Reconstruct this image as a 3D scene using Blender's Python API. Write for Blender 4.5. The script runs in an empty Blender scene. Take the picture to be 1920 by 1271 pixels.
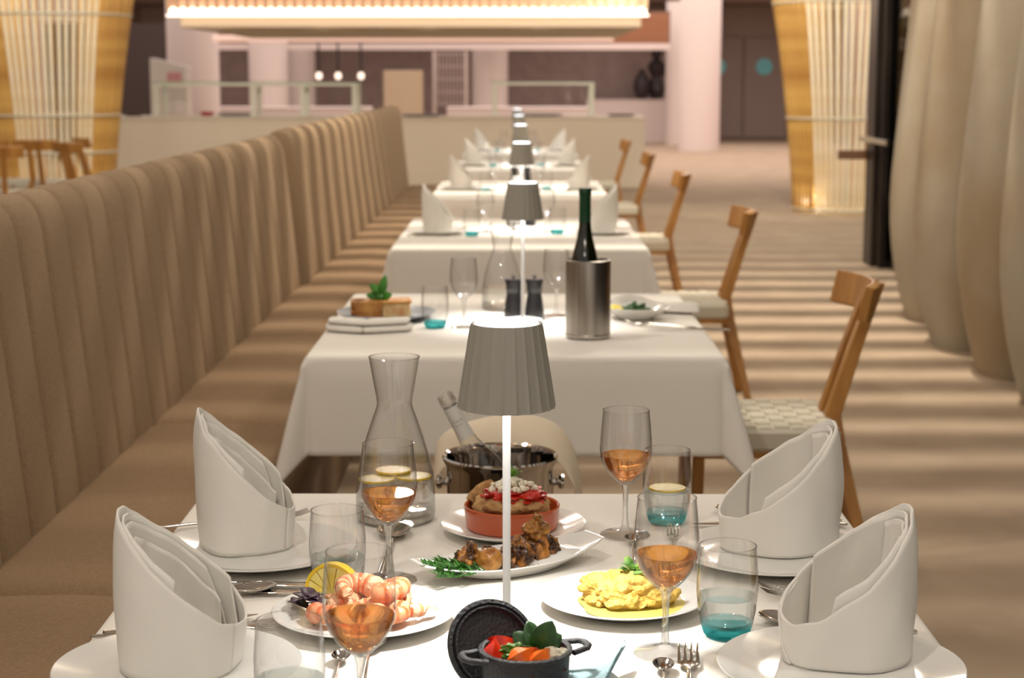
import bpy, math, random
from mathutils import Vector, Matrix, noise, Euler
PI = math.pi
S = bpy.context.scene
COL = S.collection
# ---------------------------------------------------------------- camera
F, CX, CY = 3250.0, 960.0, 635.5
CAMZ = 1.41
PIT = math.atan((635.5 - 148) / F)
YAW = math.atan(15 / F)
FW = Vector((-math.sin(YAW) * math.cos(PIT), math.cos(YAW) * math.cos(PIT), -math.sin(PIT)))
RT = Vector((math.cos(YAW), math.sin(YAW), 0))
UP = RT.cross(FW)
cd = bpy.data.cameras.new('camera')
cam = bpy.data.objects.new('camera', cd)
COL.objects.link(cam)
cam.location = (0, 0, CAMZ)
cam.rotation_euler = (PI / 2 - PIT, 0, YAW)
cd.sensor_width = 36
cd.lens = 36 * F / 1920
cd.clip_start = .05
cd.dof.use_dof = True
cd.dof.focus_distance = 2.2
cd.dof.aperture_fstop = 7.5
S.camera = cam
# ---------------------------------------------------------------- world, lights, exposure
W = bpy.data.worlds.new('world')
S.world = W
W.use_nodes = True
W.node_tree.nodes['Background'].inputs[0].default_value = (1, .89, .78, 1)
W.node_tree.nodes['Background'].inputs[1].default_value = .50
S.view_settings.view_transform = 'Standard'
S.view_settings.look = 'None'
S.view_settings.gamma = 1
S.view_settings.use_curve_mapping = False
S.view_settings.exposure = 0.0
S.cycles.use_denoising = True
S.cycles.max_bounces = 14
S.cycles.transmission_bounces = 12
S.cycles.transparent_max_bounces = 16
S.cycles.sample_clamp_indirect = 4
S.cycles.caustics_refractive = False


def lamp(kind, name, loc, energy, color, rot=(0, 0, 0), size=.1, sy=None, parent=None, **kw):
    d = bpy.data.lights.new(name, kind)
    d.energy = energy
    d.color = color
    if kind == 'AREA':
        d.size = size
        if sy:
            d.shape = 'RECTANGLE'
            d.size_y = sy
    elif kind in ('SPOT', 'POINT'):
        d.shadow_soft_size = size
    for k, v in kw.items():
        setattr(d, k, v)
    o = bpy.data.objects.new(name, d)
    COL.objects.link(o)
    o.location = loc
    o.rotation_euler = rot
    o.parent = parent
    return o


def aim(src, dst):
    return (Vector(dst) - Vector(src)).to_track_quat('-Z', 'Y').to_euler()


WARM = (1, .88, .73)
# ceiling spots above the open slats, aimed along the row of tables
for x, e in ((1.6, 1850),):
    p = (x, 10.5, 6.2)
    lamp('SPOT', 'ceiling_spot', p, e, WARM, aim(p, (0.6, 7, 0)), .12, spot_size=2.5, spot_blend=.6)
# small fill points added just under the slats to lift the ambient light
for x, y, e in ((-.75, 1.2, 46), (1.3, 1.6, 32), (-.75, 4.2, 46), (1.5, 4.9, 32), (-.75, 7.4, 46), (1.6, 8.2, 36), (-.75, 11.0, 50), (1.6, 11.8, 46), (0, -1.2, 40), (-3.5, 9, 60), (-3.5, 14, 60), (1.0, 14.8, 70), (2.5, 15.9, 110), (1.0, 18.5, 70)):
    lamp('POINT', 'ceiling_fill', (x, y, 3.0), e, (1, .90, .78), size=.05)
# broad area lights added to brighten the far hall and kitchen
lamp('AREA', 'hall_fill', (4.0, 31, 3.05), 560, (1, .86, .80), size=6, sy=14)
lamp('AREA', 'kitchen_fill', (-4, 31.5, 3.05), 560, (1, .86, .80), size=10, sy=13)
# small spots added under the canopy to brighten the buffet front
for x in (-4.6, -3.4, -2.2, -1.0, .2, 1.4):
    p = (x, 19.3, 1.93)
    lamp('SPOT', 'buffet_fill', p, 46, (1, .87, .74), aim(p, (x, 22.7, .25)), .02, spot_size=1.5, spot_blend=1)
# floods on the two cane columns
for x in (2.2, -4.2):
    p = (x, 14.8, 3.9)
    lamp('SPOT', 'column_spot', p, 300, (1, .92, .80), aim(p, (x * 1.3, 18.2, 1.2)), .1, spot_size=.75, spot_blend=.5)


def ray(x, y):
    return FW + RT * ((x - CX) / F) - UP * ((y - CY) / F)


def at(x, y, z=.754):
    d = ray(x, y)
    return Vector((0, 0, CAMZ)) + d * ((z - CAMZ) / d.z)


def atY(x, y, Y):
    d = ray(x, y)
    return Vector((0, 0, CAMZ)) + d * (Y / d.y)


# ---------------------------------------------------------------- materials
def lin(c):
    return tuple((v / 255 / 12.92 if v <= 10 else ((v / 255 + .055) / 1.055) ** 2.4) for v in c) + (1,)


MC = {}


def M(name, c, rough=.5, metal=0, c2=None, scale=8, bump=0, bscale=None, emit=None, es=0, coat=0, wave=None, stretch=None, detail=4, spec=None, lo=.35, hi=.65):
    if name in MC:
        return MC[name]
    m = bpy.data.materials.new(name)
    m.use_nodes = True
    nt = m.node_tree
    b = nt.nodes['Principled BSDF']
    b.inputs['Base Color'].default_value = lin(c)
    b.inputs['Roughness'].default_value = rough
    b.inputs['Metallic'].default_value = metal
    if spec is not None:
        b.inputs['Specular IOR Level'].default_value = spec
    if coat:
        b.inputs['Coat Weight'].default_value = coat
        b.inputs['Coat Roughness'].default_value = .05
    if c2 is not None or bump:
        tc = nt.nodes.new('ShaderNodeTexCoord')
        mp = nt.nodes.new('ShaderNodeMapping')
        nt.links.new(tc.outputs['Object'], mp.inputs[0])
        if stretch:
            mp.inputs['Scale'].default_value = stretch
    if c2 is not None:
        n = nt.nodes.new('ShaderNodeTexNoise')
        n.inputs['Scale'].default_value = scale
        n.inputs['Detail'].default_value = detail
        nt.links.new(mp.outputs[0], n.inputs['Vector'])
        r = nt.nodes.new('ShaderNodeValToRGB')
        r.color_ramp.elements[0].position = lo
        r.color_ramp.elements[1].position = hi
        r.color_ramp.elements[0].color = lin(c)
        r.color_ramp.elements[1].color = lin(c2)
        nt.links.new(n.outputs['Fac'], r.inputs[0])
        nt.links.new(r.outputs[0], b.inputs['Base Color'])
    if bump:
        n2 = nt.nodes.new('ShaderNodeTexNoise')
        n2.inputs['Scale'].default_value = bscale or scale
        n2.inputs['Detail'].default_value = detail
        nt.links.new(mp.outputs[0], n2.inputs['Vector'])
        bp = nt.nodes.new('ShaderNodeBump')
        bp.inputs['Strength'].default_value = bump
        bp.inputs['Distance'].default_value = .01
        nt.links.new(n2.outputs['Fac'], bp.inputs['Height'])
        nt.links.new(bp.outputs[0], b.inputs['Normal'])
    if emit:
        b.inputs['Emission Color'].default_value = lin(emit)
        b.inputs['Emission Strength'].default_value = es
    MC[name] = m
    return m


def clear(name, tint=(1, 1, 1), ior=1.45, through=.4, rough=0):
    """Clear stuff: part straight transmission, part refraction."""
    m = bpy.data.materials.new(name)
    m.use_nodes = True
    nt = m.node_tree
    out = nt.nodes['Material Output']
    nt.nodes.remove(nt.nodes['Principled BSDF'])
    g = nt.nodes.new('ShaderNodeBsdfGlass')
    g.inputs['IOR'].default_value = ior
    g.inputs['Roughness'].default_value = rough
    g.inputs['Color'].default_value = (*tint, 1)
    t = nt.nodes.new('ShaderNodeBsdfTransparent')
    t.inputs['Color'].default_value = (*tint, 1)
    mx = nt.nodes.new('ShaderNodeMixShader')
    mx.inputs[0].default_value = 1 - through
    nt.links.new(t.outputs[0], mx.inputs[1])
    nt.links.new(g.outputs[0], mx.inputs[2])
    nt.links.new(mx.outputs[0], out.inputs[0])
    MC[name] = m
    return m




def thin(name, edge=.36, tint=(1, 1, 1), ior=1.45):
    """thin glass sheet: straight transmission dimmed where the sheet is cut at a slant, mirror by Fresnel"""
    m = bpy.data.materials.new(name)
    m.use_nodes = True
    nt = m.node_tree
    nt.nodes.remove(nt.nodes['Principled BSDF'])
    N, Lk = nt.nodes.new, nt.links.new
    lw = N('ShaderNodeLayerWeight')
    lw.inputs['Blend'].default_value = .5
    pw = N('ShaderNodeMath')
    pw.operation = 'POWER'
    pw.inputs[1].default_value = 3.2
    Lk(lw.outputs['Facing'], pw.inputs[0])
    mc = N('ShaderNodeMix')
    mc.data_type = 'RGBA'
    mc.inputs['A'].default_value = (.985 * tint[0], .985 * tint[1], .985 * tint[2], 1)
    mc.inputs['B'].default_value = (edge * tint[0], edge * tint[1], edge * tint[2], 1)
    Lk(pw.outputs[0], mc.inputs['Factor'])
    t, g, fr, mx = N('ShaderNodeBsdfTransparent'), N('ShaderNodeBsdfGlossy'), N('ShaderNodeMath'), N('ShaderNodeMixShader')
    Lk(mc.outputs['Result'], t.inputs['Color'])
    g.inputs['Roughness'].default_value = .045
    fr.operation = 'MULTIPLY_ADD'
    Lk(pw.outputs[0], fr.inputs[0])
    fr.inputs[1].default_value = .85
    fr.inputs[2].default_value = .085
    Lk(fr.outputs[0], mx.inputs[0])
    Lk(t.outputs[0], mx.inputs[1])
    Lk(g.outputs[0], mx.inputs[2])
    Lk(mx.outputs[0], nt.nodes['Material Output'].inputs[0])
    MC[name] = m
    return m


GLASS = thin('clear_glass')
STEM = clear('stem_glass', (.99, .995, .99), 1.45, .5)
TEAL = clear('teal_glass', (.30, .82, .87), 1.4, .5)
TEALW = clear('water_over_teal', (.96, .995, 1), 1.33, .6)
WATER = clear('water', (.985, .995, .99), 1.33, .5)
WINE = clear('rose_wine', (.99, .70, .39), 1.34, .25)
FADED = clear('bottle_glass', (.97, .985, .96), 1.45, .5)
CLOTH = M('white_cloth', (238, 234, 226), .85, bump=.05, bscale=700, spec=.2)
NAPKIN = M('napkin_linen', (236, 233, 226), .85, bump=.08, bscale=900, spec=.2)
CHINA = M('white_china', (236, 236, 232), .12, coat=.3)
STEEL = M('polished_steel', (200, 195, 188), .12, 1)
BRUSH = M('brushed_steel', (186, 181, 173), .32, 1, c2=(160, 155, 147), scale=12, stretch=(8, 8, .2))
CHROME = M('mirror_steel', (205, 200, 195), .05, 1)
FABRIC = M('bench_fabric', (162, 140, 114), .95, c2=(148, 127, 102), scale=160, bump=.25, bscale=420, spec=.1)
SEATF = M('seat_fabric', (154, 130, 104), .95, c2=(140, 117, 91), scale=160, bump=.25, bscale=420, spec=.1)
OAK = M('oak_wood', (192, 138, 68), .45, c2=(166, 112, 48), scale=14, stretch=(1, 1, .15))
WEAVE = M('white_webbing', (214, 208, 190), .8, bump=.2, bscale=300)
SHADE = M('lampshade_enamel', (150, 146, 136), .5)
LED = M('led_disc', (255, 255, 255), .5, emit=(235, 245, 255), es=5)
POLE = M('lamp_pole_enamel', (226, 226, 224), .4)
CARPET = M('carpet', (176, 158, 136), .95, c2=(165, 146, 125), scale=3, bump=.2, bscale=250, spec=.1)
CREAM = M('cream_laminate', (226, 214, 194), .6)
PINKW = M('white_plaster', (226, 212, 206), .7)
HALL = M('taupe_wall', (176, 156, 146), .8)
DARK = M('dark_wall', (70, 58, 54), .8)
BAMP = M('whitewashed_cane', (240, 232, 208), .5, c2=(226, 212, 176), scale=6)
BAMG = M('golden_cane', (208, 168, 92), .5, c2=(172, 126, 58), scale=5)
IRON = M('cast_iron', (38, 38, 41), .55, bump=.35, bscale=260)
BLACK = M('black_paint', (26, 24, 26), .35)
BRONZE = M('dark_window_frame', (44, 37, 32), .4, .3)
TERRA = M('terracotta_glaze', (190, 86, 40), .2, coat=.5)
MDRAPE = M('drape_fabric', (170, 161, 143), .9, c2=(158, 141, 115), scale=1.6, bump=.1, bscale=200, spec=.1)


# ---------------------------------------------------------------- mesh helpers
class MB:
    def __init__(s):
        s.v, s.f = [], []

    def add(s, vs, fs, mx=None):
        n = len(s.v)
        s.v += [tuple(mx @ Vector(v)) if mx else tuple(v) for v in vs]
        s.f += [tuple(i + n for i in f) for f in fs]
        return s

    def box(s, x0, x1, y0, y1, z0, z1, mx=None, c=0):
        if c <= 0:
            vs = [(x, y, z) for x in (x0, x1) for y in (y0, y1) for z in (z0, z1)]
            return s.add(vs, [(0, 1, 3, 2), (4, 6, 7, 5), (0, 4, 5, 1), (2, 3, 7, 6), (0, 2, 6, 4), (1, 5, 7, 3)], mx)
        # chamfered
        rings = []
        for z, i in ((z0, c), (z0 + c, 0), (z1 - c, 0), (z1, c)):
            X0, X1, Y0, Y1 = x0 + i, x1 - i, y0 + i, y1 - i
            rings.append([(X0 + c, Y0, z), (X1 - c, Y0, z), (X1, Y0 + c, z), (X1, Y1 - c, z), (X1 - c, Y1, z), (X0 + c, Y1, z), (X0, Y1 - c, z), (X0, Y0 + c, z)])
        return s.rings(rings, mx=mx)

    def rings(s, rings, cap=True, closed=True, mx=None):
        k = len(rings[0])
        vs = [p for r in rings for p in r]
        fs = []
        for i in range(len(rings) - 1):
            for j in range(k if closed else k - 1):
                a, b = i * k + j, i * k + (j + 1) % k
                fs.append((a, b, b + k, a + k))
        if cap and closed:
            fs.append(tuple(reversed(range(k))))
            fs.append(tuple(range((len(rings) - 1) * k, len(rings) * k)))
        return s.add(vs, fs, mx)

    def lathe(s, prof, seg=48, mx=None, cap=False, rf=None):
        rings = []
        for r, z in prof:
            rings.append([((r if rf is None else rf(r, z, 2 * PI * j / seg)) * math.cos(2 * PI * j / seg), (r if rf is None else rf(r, z, 2 * PI * j / seg)) * math.sin(2 * PI * j / seg), z) for j in range(seg)])
        return s.rings(rings, cap=cap, mx=mx)

    def tube(s, pts, rad, seg=8, flat=1.0, up=None, mx=None):
        pts = [Vector(p) for p in pts]
        n = len(pts)
        if not hasattr(rad, '__len__'):
            rad = [rad] * n
        u = Vector(up) if up else None
        rings = []
        for i, p in enumerate(pts):
            t = (pts[min(i + 1, n - 1)] - pts[max(i - 1, 0)]).normalized()
            w = u if u is not None else (Vector((0, 0, 1)) if abs(t.z) < .9 else Vector((1, 0, 0)))
            a = t.cross(w).normalized()
            b = a.cross(t).normalized()
            if up is None:
                u = b
            r = rad[i]
            rings.append([tuple(p + a * r * math.cos(2 * PI * j / seg) + b * r * flat * math.sin(2 * PI * j / seg)) for j in range(seg)])
        return s.rings(rings, mx=mx)

    def blob(s, c, r, amp=.15, fr=2.0, seed=0, n=3, mx=None, rot=None):
        import bmesh
        bm = bmesh.new()
        bmesh.ops.create_icosphere(bm, subdivisions=n, radius=1)
        bm.verts.ensure_lookup_table()
        vs = []
        R = Euler(rot).to_matrix() if rot else None
        for v in bm.verts:
            p = v.co * (1 + amp * noise.noise(v.co * fr + Vector((seed * 3.7, seed * 1.3, seed))))
            p = Vector((p.x * r[0], p.y * r[1], p.z * r[2]))
            if R:
                p = R @ p
            vs.append(p + Vector(c))
        fs = [tuple(v.index for v in f.verts) for f in bm.faces]
        bm.free()
        return s.add(vs, fs, mx)

    def leaf(s, base, d, length, width, up=(0, 0, 1), curl=.2, n=6):
        d = Vector(d).normalized()
        a = d.cross(Vector(up))
        if a.length < 1e-3:
            a = Vector((1, 0, 0))
        a.normalize()
        b = a.cross(d)
        vs = []
        for i in range(n + 1):
            t = i / n
            w = width * .5 * max(0, math.sin(PI * (t ** .8))) ** .65 + width * .02
            c = Vector(base) + d * length * t + b * length * curl * (t - t * t) * 1.2
            vs += [c - a * w + b * w * .3, c, c + a * w + b * w * .3]
        fs = []
        for i in range(n):
            for j in (0, 1):
                q = i * 3 + j
                fs.append((q, q + 1, q + 4, q + 3))
        return s.add(vs, fs)

    def build(s, name, mat, parent=None, smooth=True, solid=0, sub=0, bevel=0, sharp=35, loc=None):
        me = bpy.data.meshes.new(name)
        me.from_pydata(s.v, [], s.f)
        me.validate()
        me.materials.append(mat)
        import bmesh
        bm = bmesh.new()
        bm.from_mesh(me)
        bmesh.ops.recalc_face_normals(bm, faces=bm.faces)
        bm.to_mesh(me)
        bm.free()
        if smooth:
            for p in me.polygons:
                p.use_smooth = True
            me.set_sharp_from_angle(angle=math.radians(sharp))
        o = bpy.data.objects.new(name, me)
        COL.objects.link(o)
        o.parent = parent
        if loc:
            o.location = loc
        if solid:
            md = o.modifiers.new('solid', 'SOLIDIFY')
            md.thickness = solid
            md.offset = 0
        if bevel:
            md = o.modifiers.new('bev', 'BEVEL')
            md.width = bevel
            md.segments = 2
            md.limit_method = 'ANGLE'
        if sub:
            md = o.modifiers.new('sub', 'SUBSURF')
            md.levels = md.render_levels = sub
        return o


def tag(o, label, cat, group=None, kind=None):
    o['label'] = label
    o['category'] = cat
    if group:
        o['group'] = group
    if kind:
        o['kind'] = kind
    return o


def empty(name, label, cat, loc=(0, 0, 0), rz=0, group=None):
    o = bpy.data.objects.new(name, None)
    COL.objects.link(o)
    o.location = loc
    o.rotation_euler = (0, 0, rz)
    o.empty_display_size = .05
    return tag(o, label, cat, group)


def dup(root, loc, rz=0, label=None, group=None, scale=None, mirror=False):
    r = root.copy()
    COL.objects.link(r)
    r.location = loc
    r.rotation_euler = (0, 0, rz)
    if scale:
        r.scale = scale
    if label:
        r['label'] = label
    if group:
        r['group'] = group
    for ch in [c for c in root.children]:
        c = ch.copy()
        COL.objects.link(c)
        c.parent = r
        for g in ch.children:
            q = g.copy()
            COL.objects.link(q)
            q.parent = c
    return r


def struct(name, mb, mat, **kw):
    o = mb.build(name, mat, **kw)
    o['kind'] = 'structure'
    return o


def box(x0, x1, y0, y1, z0, z1, c=0):
    return MB().box(x0, x1, y0, y1, z0, z1, c=c)
# ================================================================ the room
struct('floor', box(-9, 9, -1, 46, -.1, 0), CARPET)
struct('wall_back', box(-9, 9, 41.8, 42, 0, 3.1), HALL)
struct('wall_left', box(-9.2, -9, -1, 42, 0, 3.1), HALL)
struct('wall_right', box(7, 7.2, 14.2, 42, 0, 3.1), HALL)
struct('wall_night_backdrop', box(3.6, 3.7, -1, 14.2, 0, 3.4), M('night_outside', (14, 13, 12), .9))  # near-black backdrop added to give the dark of night beyond the glass
struct('ceiling', box(-9, 9, 24, 42, 3.1, 3.2), M('ceiling_paint', (150, 132, 124), .8))
sl = MB()
yy = 1.1
while yy < 14.4:
    sl.box(-2.4, 3.5, yy, yy + .15, 3.1, 3.2)
    yy += .31
struct('ceiling_slatted', sl, M('slat_paint', (170, 150, 125), .8), smooth=False)
# dark niche wall at the far left
a, b = atY(222, 200, 30), atY(316, 200, 30)
struct('wall_niche', box(a.x - 1.2, b.x, 30, 30.15, 0, 2.35), DARK)
struct('trim_1', box(atY(405, 90, 36).x, atY(1256, 90, 36).x, 36, 36.3, 2.0, 2.13), PINKW)
ws = MB()
for px in range(1150, 1252, 5):
    q = atY(px, 60, 36.5)
    ws.box(q.x, q.x + .035, 36.5, 36.56, 2.13, 2.75)
for px in range(408, 470, 5):
    q = atY(px, 60, 36.5)
    ws.box(q.x, q.x + .035, 36.5, 36.56, 2.13, 2.75)
struct('wall_slatted_panel', ws, M('slat_wood', (176, 120, 84), .6), smooth=False)
struct('wall_kitchen_fascia', box(atY(400, 60, 36.6).x, atY(1256, 60, 36.6).x, 36.6, 36.7, 2.13, 2.8), M('fascia_brown', (120, 92, 76), .8))
# round white pillars
for i, (px, w, Y) in enumerate(((363, 95, 27), (504, 73, 36.0), (566, 50, 38.5), (919, 66, 38), (1276, 56, 38), (1312, 76, 34.7))):
    q = atY(px, 150, Y)
    r = w / (F / Y) / 2
    struct('pillar_%d' % (i + 1), MB().lathe([(r, 0), (r, 3.1)], 40, Matrix.Translation((q.x, Y, 0)), cap=True), PINKW)
# service doors at the far right of the back wall
for i, (px0, px1, pc) in enumerate(((1330, 1392, 1346), (1397, 1476, 1433))):
    a, b, c = atY(px0, 100, 41.7), atY(px1, 100, 41.7), atY(pc, 125, 41.7)
    d = struct('door_%d' % (i + 1), box(a.x, b.x, 41.72, 41.78, .02, 2.4, c=.01), M('door_paint', (166, 147, 138), .6))
    MB().lathe([(0, 0), (.2, 0), (.2, .02), (0, .02)], 32, Matrix.Translation((c.x, 41.72, c.z)) @ Matrix.Rotation(PI / 2, 4, 'X')).build('door_window', M('teal_disc', (130, 222, 230), .4), d)
q = atY(1433, 80, 41.7)
tag(box(q.x - .17, q.x + .17, 41.74, 41.79, q.z - .04, q.z + .04, c=.005).build('door_sign', BLACK), 'small dark sign above the right teal disc door', 'sign')
# kitchen rear: stainless grey band
struct('wall_kitchen', box(atY(410, 150, 40).x, atY(1250, 150, 40).x, 40, 40.1, 0, 2.1), M('kitchen_tile', (158, 138, 132), .5, c2=(146, 126, 120), scale=4))


def counter(name, px0, px1, Y, depth, h, label, mat=CREAM):
    a, b = atY(px0, 200, Y), atY(px1, 200, Y)
    t = empty(name, label, 'counter', ((a.x + b.x) / 2, Y, 0))
    w = (b.x - a.x) / 2
    box(-w, w, 0, depth, 0, h - .03, c=.005).build('cabinet', mat, t)
    box(-w - .01, w + .01, -.015, depth + .01, h - .03, h, c=.006).build('countertop', mat, t)
    return t


counter('buffet_counter', 150, 1210, 22.7, 1.0, .92, 'long cream buffet counter behind the dining row')
counter('kitchen_counter', 838, 1112, 28, .8, .96, 'pinkish white kitchen counter behind the right glass guard', PINKW)
counter('kitchen_counter', 300, 690, 28, .8, .96, 'pinkish white kitchen counter behind the left glass guard', PINKW)
counter('sideboard', 1100, 1249, 38.9, .8, .96, 'white sideboard beside the two white pillars', PINKW)


def guard(px, Y, depth, top, label):
    a, b = atY(px[0], 200, Y), atY(px[-1], 200, Y)
    t = empty('glass_food_guard', label, 'food guard', (a.x, Y, .92))
    met = M('guard_frame_metal', (224, 225, 210), .4, .2)
    L = b.x - a.x
    for p in px:
        x = atY(p, 200, Y).x - a.x
        for y in (0.05, depth):
            box(x - .03, x + .03, y - .02, y + .02, 0, top, c=.003).build('post', met, t)
    for y in (0.05, depth):
        box(-.03, L + .03, y - .02, y + .02, top, top + .04, c=.003).build('rail', met, t)
    box(-.06, L + .06, 0, depth + .05, top + .04, top + .055, c=.002).build('glass_top', clear('guard_glass', (.8, .9, .85), 1.1, .85) if 'guard_glass' not in MC else MC['guard_glass'], t)
    return t


guard((293, 474, 566, 664), 23.0, .6, .40, 'metal framed glass food guard on the left of the buffet counter')
guard((927, 1110), 23.0, .6, .41, 'metal framed glass food guard on the right of the buffet counter')

# white appliance with pink label, left end
q = atY(322, 150, 24.6)
t = empty('white_dispenser', 'white food dispenser box standing at left of the glass guard', 'dispenser', (q.x, 24.3, 0.0))
# stands on a low white cabinet behind the counter
box(-.26, .26, 0, .5, 0, .92, c=.01).build('cabinet', PINKW, t)
MB().rings([[(-.24, 0, .92), (.26, 0, .92), (.26, .4, .92), (-.24, .4, .92)], [(-.24, 0, 1.7), (.26, 0, 1.58), (.26, .4, 1.58), (-.24, .4, 1.7)]]).build('hood', M('appliance_white', (228, 220, 212), .5), t, bevel=.008)
box(.0, .2, -.02, 0.0, 1.38, 1.5).build('display', M('pink_label', (214, 150, 150), .5), t)
for px, Y, w, h, c, lb in ((388, 23.5, .1, .05, (190, 40, 40), 'small red bowl on the buffet counter under the left guard'), (250, 23.2, .14, .04, (90, 70, 64), 'dark tray at the left end of the buffet counter'), (440, 23.6, .25, .03, (84, 66, 58), 'dark tray under the left glass guard'),
                           (790, 23.2, .3, .025, (96, 82, 68), 'dark tray in the middle of the buffet counter'), (1010, 23.5, .35, .025, (86, 72, 62), 'dark tray under the right glass guard'), (1165, 23.2, .2, .03, (110, 74, 58), 'brown tray at the right end of the buffet counter')):
    q = atY(px, 200, Y)
    tag(MB().lathe([(w * .7, 0), (w, h), (w * .94, h), (w * .65, .01), (0, .01)], 24, cap=False).build('serving_tray' if 'tray' in lb else 'bowl', M('tray_%d' % px, c, .5), loc=(q.x, Y, .921)), lb, 'tray' if 'tray' in lb else 'bowl')
# pendants in the kitchen
for i, px in enumerate((598, 634, 677)):
    q = atY(px, 142, 35.5)
    t = empty('pendant_lamp', 'small glass pendant on a black rod in the kitchen, %s of three' % ('leftmost', 'middle', 'rightmost')[i], 'pendant lamp', (q.x, 35.5, q.z), group='kitchen pendants')
    MB().tube([(0, 0, .06), (0, 0, 3.09 - q.z)], .02).build('rod', BLACK, t)
    MB().lathe([(.01, .07), (.05, .05), (.065, 0), (.05, -.06), (.001, -.08)], 16).build('bulb', M('bulb_glow', (255, 240, 225), .4, emit=(255, 235, 215), es=1.3), t)
# beige panel, rack, dark sculptures
a, b = atY(719, 132, 34), atY(792, 190, 34)
tag(box(a.x, b.x, 34, 34.3, .0, a.z, c=.01).build('beige_cabinet', M('beige_panel', (186, 166, 138), .6)), 'square beige cabinet in the kitchen beside the metal rack', 'cabinet')
a, b = atY(814, 98, 34.6), atY(874, 190, 34.6)
t = empty('kitchen_rack', 'tall pale wire rack in the kitchen beside a white pillar', 'rack', (a.x, 34.6, 0))
L = b.x - a.x
rk = M('rack_metal', (190, 176, 168), .4, .4)
for x in (0, L):
    for y in (0, .4):
        box(x - .03, x + .03, y - .03, y + .03, 0, 1.95).build('post', rk, t)
for z in (.9, 1.15, 1.4, 1.65, 1.9):
    box(0, L, 0, .4, z, z + .02).build('shelf', rk, t)
bars = MB()
for i in range(1, 9):
    bars.tube([(L * i / 9, -.01, .9), (L * i / 9, -.01, 1.9)], .012, 6)
bars.build('wire_grid', rk, t)
q = atY(1203, 182, 39.3)
tag(MB().lathe([(.08, 0), (.17, .12), (.2, .3), (.15, .48), (.06, .6), (.07, .66)], 24, cap=True).build('dark_vase', M('vase_black', (52, 42, 44), .5), loc=(q.x, 39.2, .962)), 'dark rounded vase on the white sideboard', 'vase')
t = MB().lathe([(.1, 0), (.2, .2), (.13, .42), (.1, .5), (.19, .66), (.2, .78), (.09, .86), (.07, .9), (.13, .98), (.1, 1.06), (.02, 1.1)], 24, cap=True)
t.blob((.14, 0, .6), (.12, .1, .09), .2, seed=4)
tag(t.build('dark_sculpture', MC['vase_black'], loc=(atY(1231, 182, 39.3).x, 39.4, .962)), 'tall dark lumpy sculpture on the white sideboard beside the vase', 'sculpture')
for px, s_ in ((1065, 1), (1092, .8)):
    q = atY(px, 140, 30)
    tag(MB().lathe([(.05 * s_, 0), (.06 * s_, .1), (.03 * s_, .2), (.02 * s_, .3), (.03 * s_, .33)], 20, cap=True).build('glass_jug', GLASS, loc=(atY(px, 140, 28.3).x, 28.3, .962)), 'clear jug on the kitchen counter, %s one' % ('taller' if s_ == 1 else 'shorter'), 'jug')

# hanging canopy with lit slatted edge
a, b = atY(313, 27, 19), atY(1216, 27, 19)
t = empty('hanging_canopy', 'wide hanging canopy with glowing slatted edge above the buffet', 'canopy', ((a.x + b.x) / 2, 19, a.z))
w = (b.x - a.x) / 2
box(-w + .12, w - .07, .12, 5.2, -.135, .0, c=.006).build('soffit', M('canopy_paint', (214, 200, 176), .7), t)
box(-w + .03, w - .03, .06, 5.2, .0, .8, c=.006).build('upper_box', M('canopy_peach', (226, 196, 170), .7), t)
box(-w + .02, w - .02, .028, .05, .005, .075).build('led_strip', M('canopy_led', (255, 240, 220), .5, emit=(255, 236, 216), es=2.4), t)
m = MB()
k = 0
x = -w
while x < w:
    m.box(x, x + .04, -.03, .012, .055, .8)
    x += .105
m.build('slat_fringe', M('peach_slat', (236, 196, 160), .6), t, smooth=False)
lamp('AREA', 'canopy_glow', (0, .02, .10), 1.6, (1, .88, .76), (PI, 0, 0), 2 * w - .2, .08, parent=t)
box(-w, w, -.045, .05, -.02, -.004).build('bottom_rail', M('canopy_led2', (255, 240, 220), .5, emit=(255, 234, 214), es=3), t)
a, b = atY(400, 72, 25.4), atY(1150, 72, 25.4)
t = empty('linear_lamp', 'long pinkish white linear lamp hanging behind the canopy', 'lamp', ((a.x + b.x) / 2, 25.4, a.z))
w = (b.x - a.x) / 2
MB().tube([(-w, 0, 0), (w, 0, 0)], .045, 12).build('tube', M('tube_glow', (255, 226, 210), .5, emit=(255, 214, 196), es=.55), t)
for x in (-w * .6, w * .6):
    MB().tube([(x, 0, .04), (x, 0, 3.08 - a.z)], .008, 6).build('hanger', BLACK, t)


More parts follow.
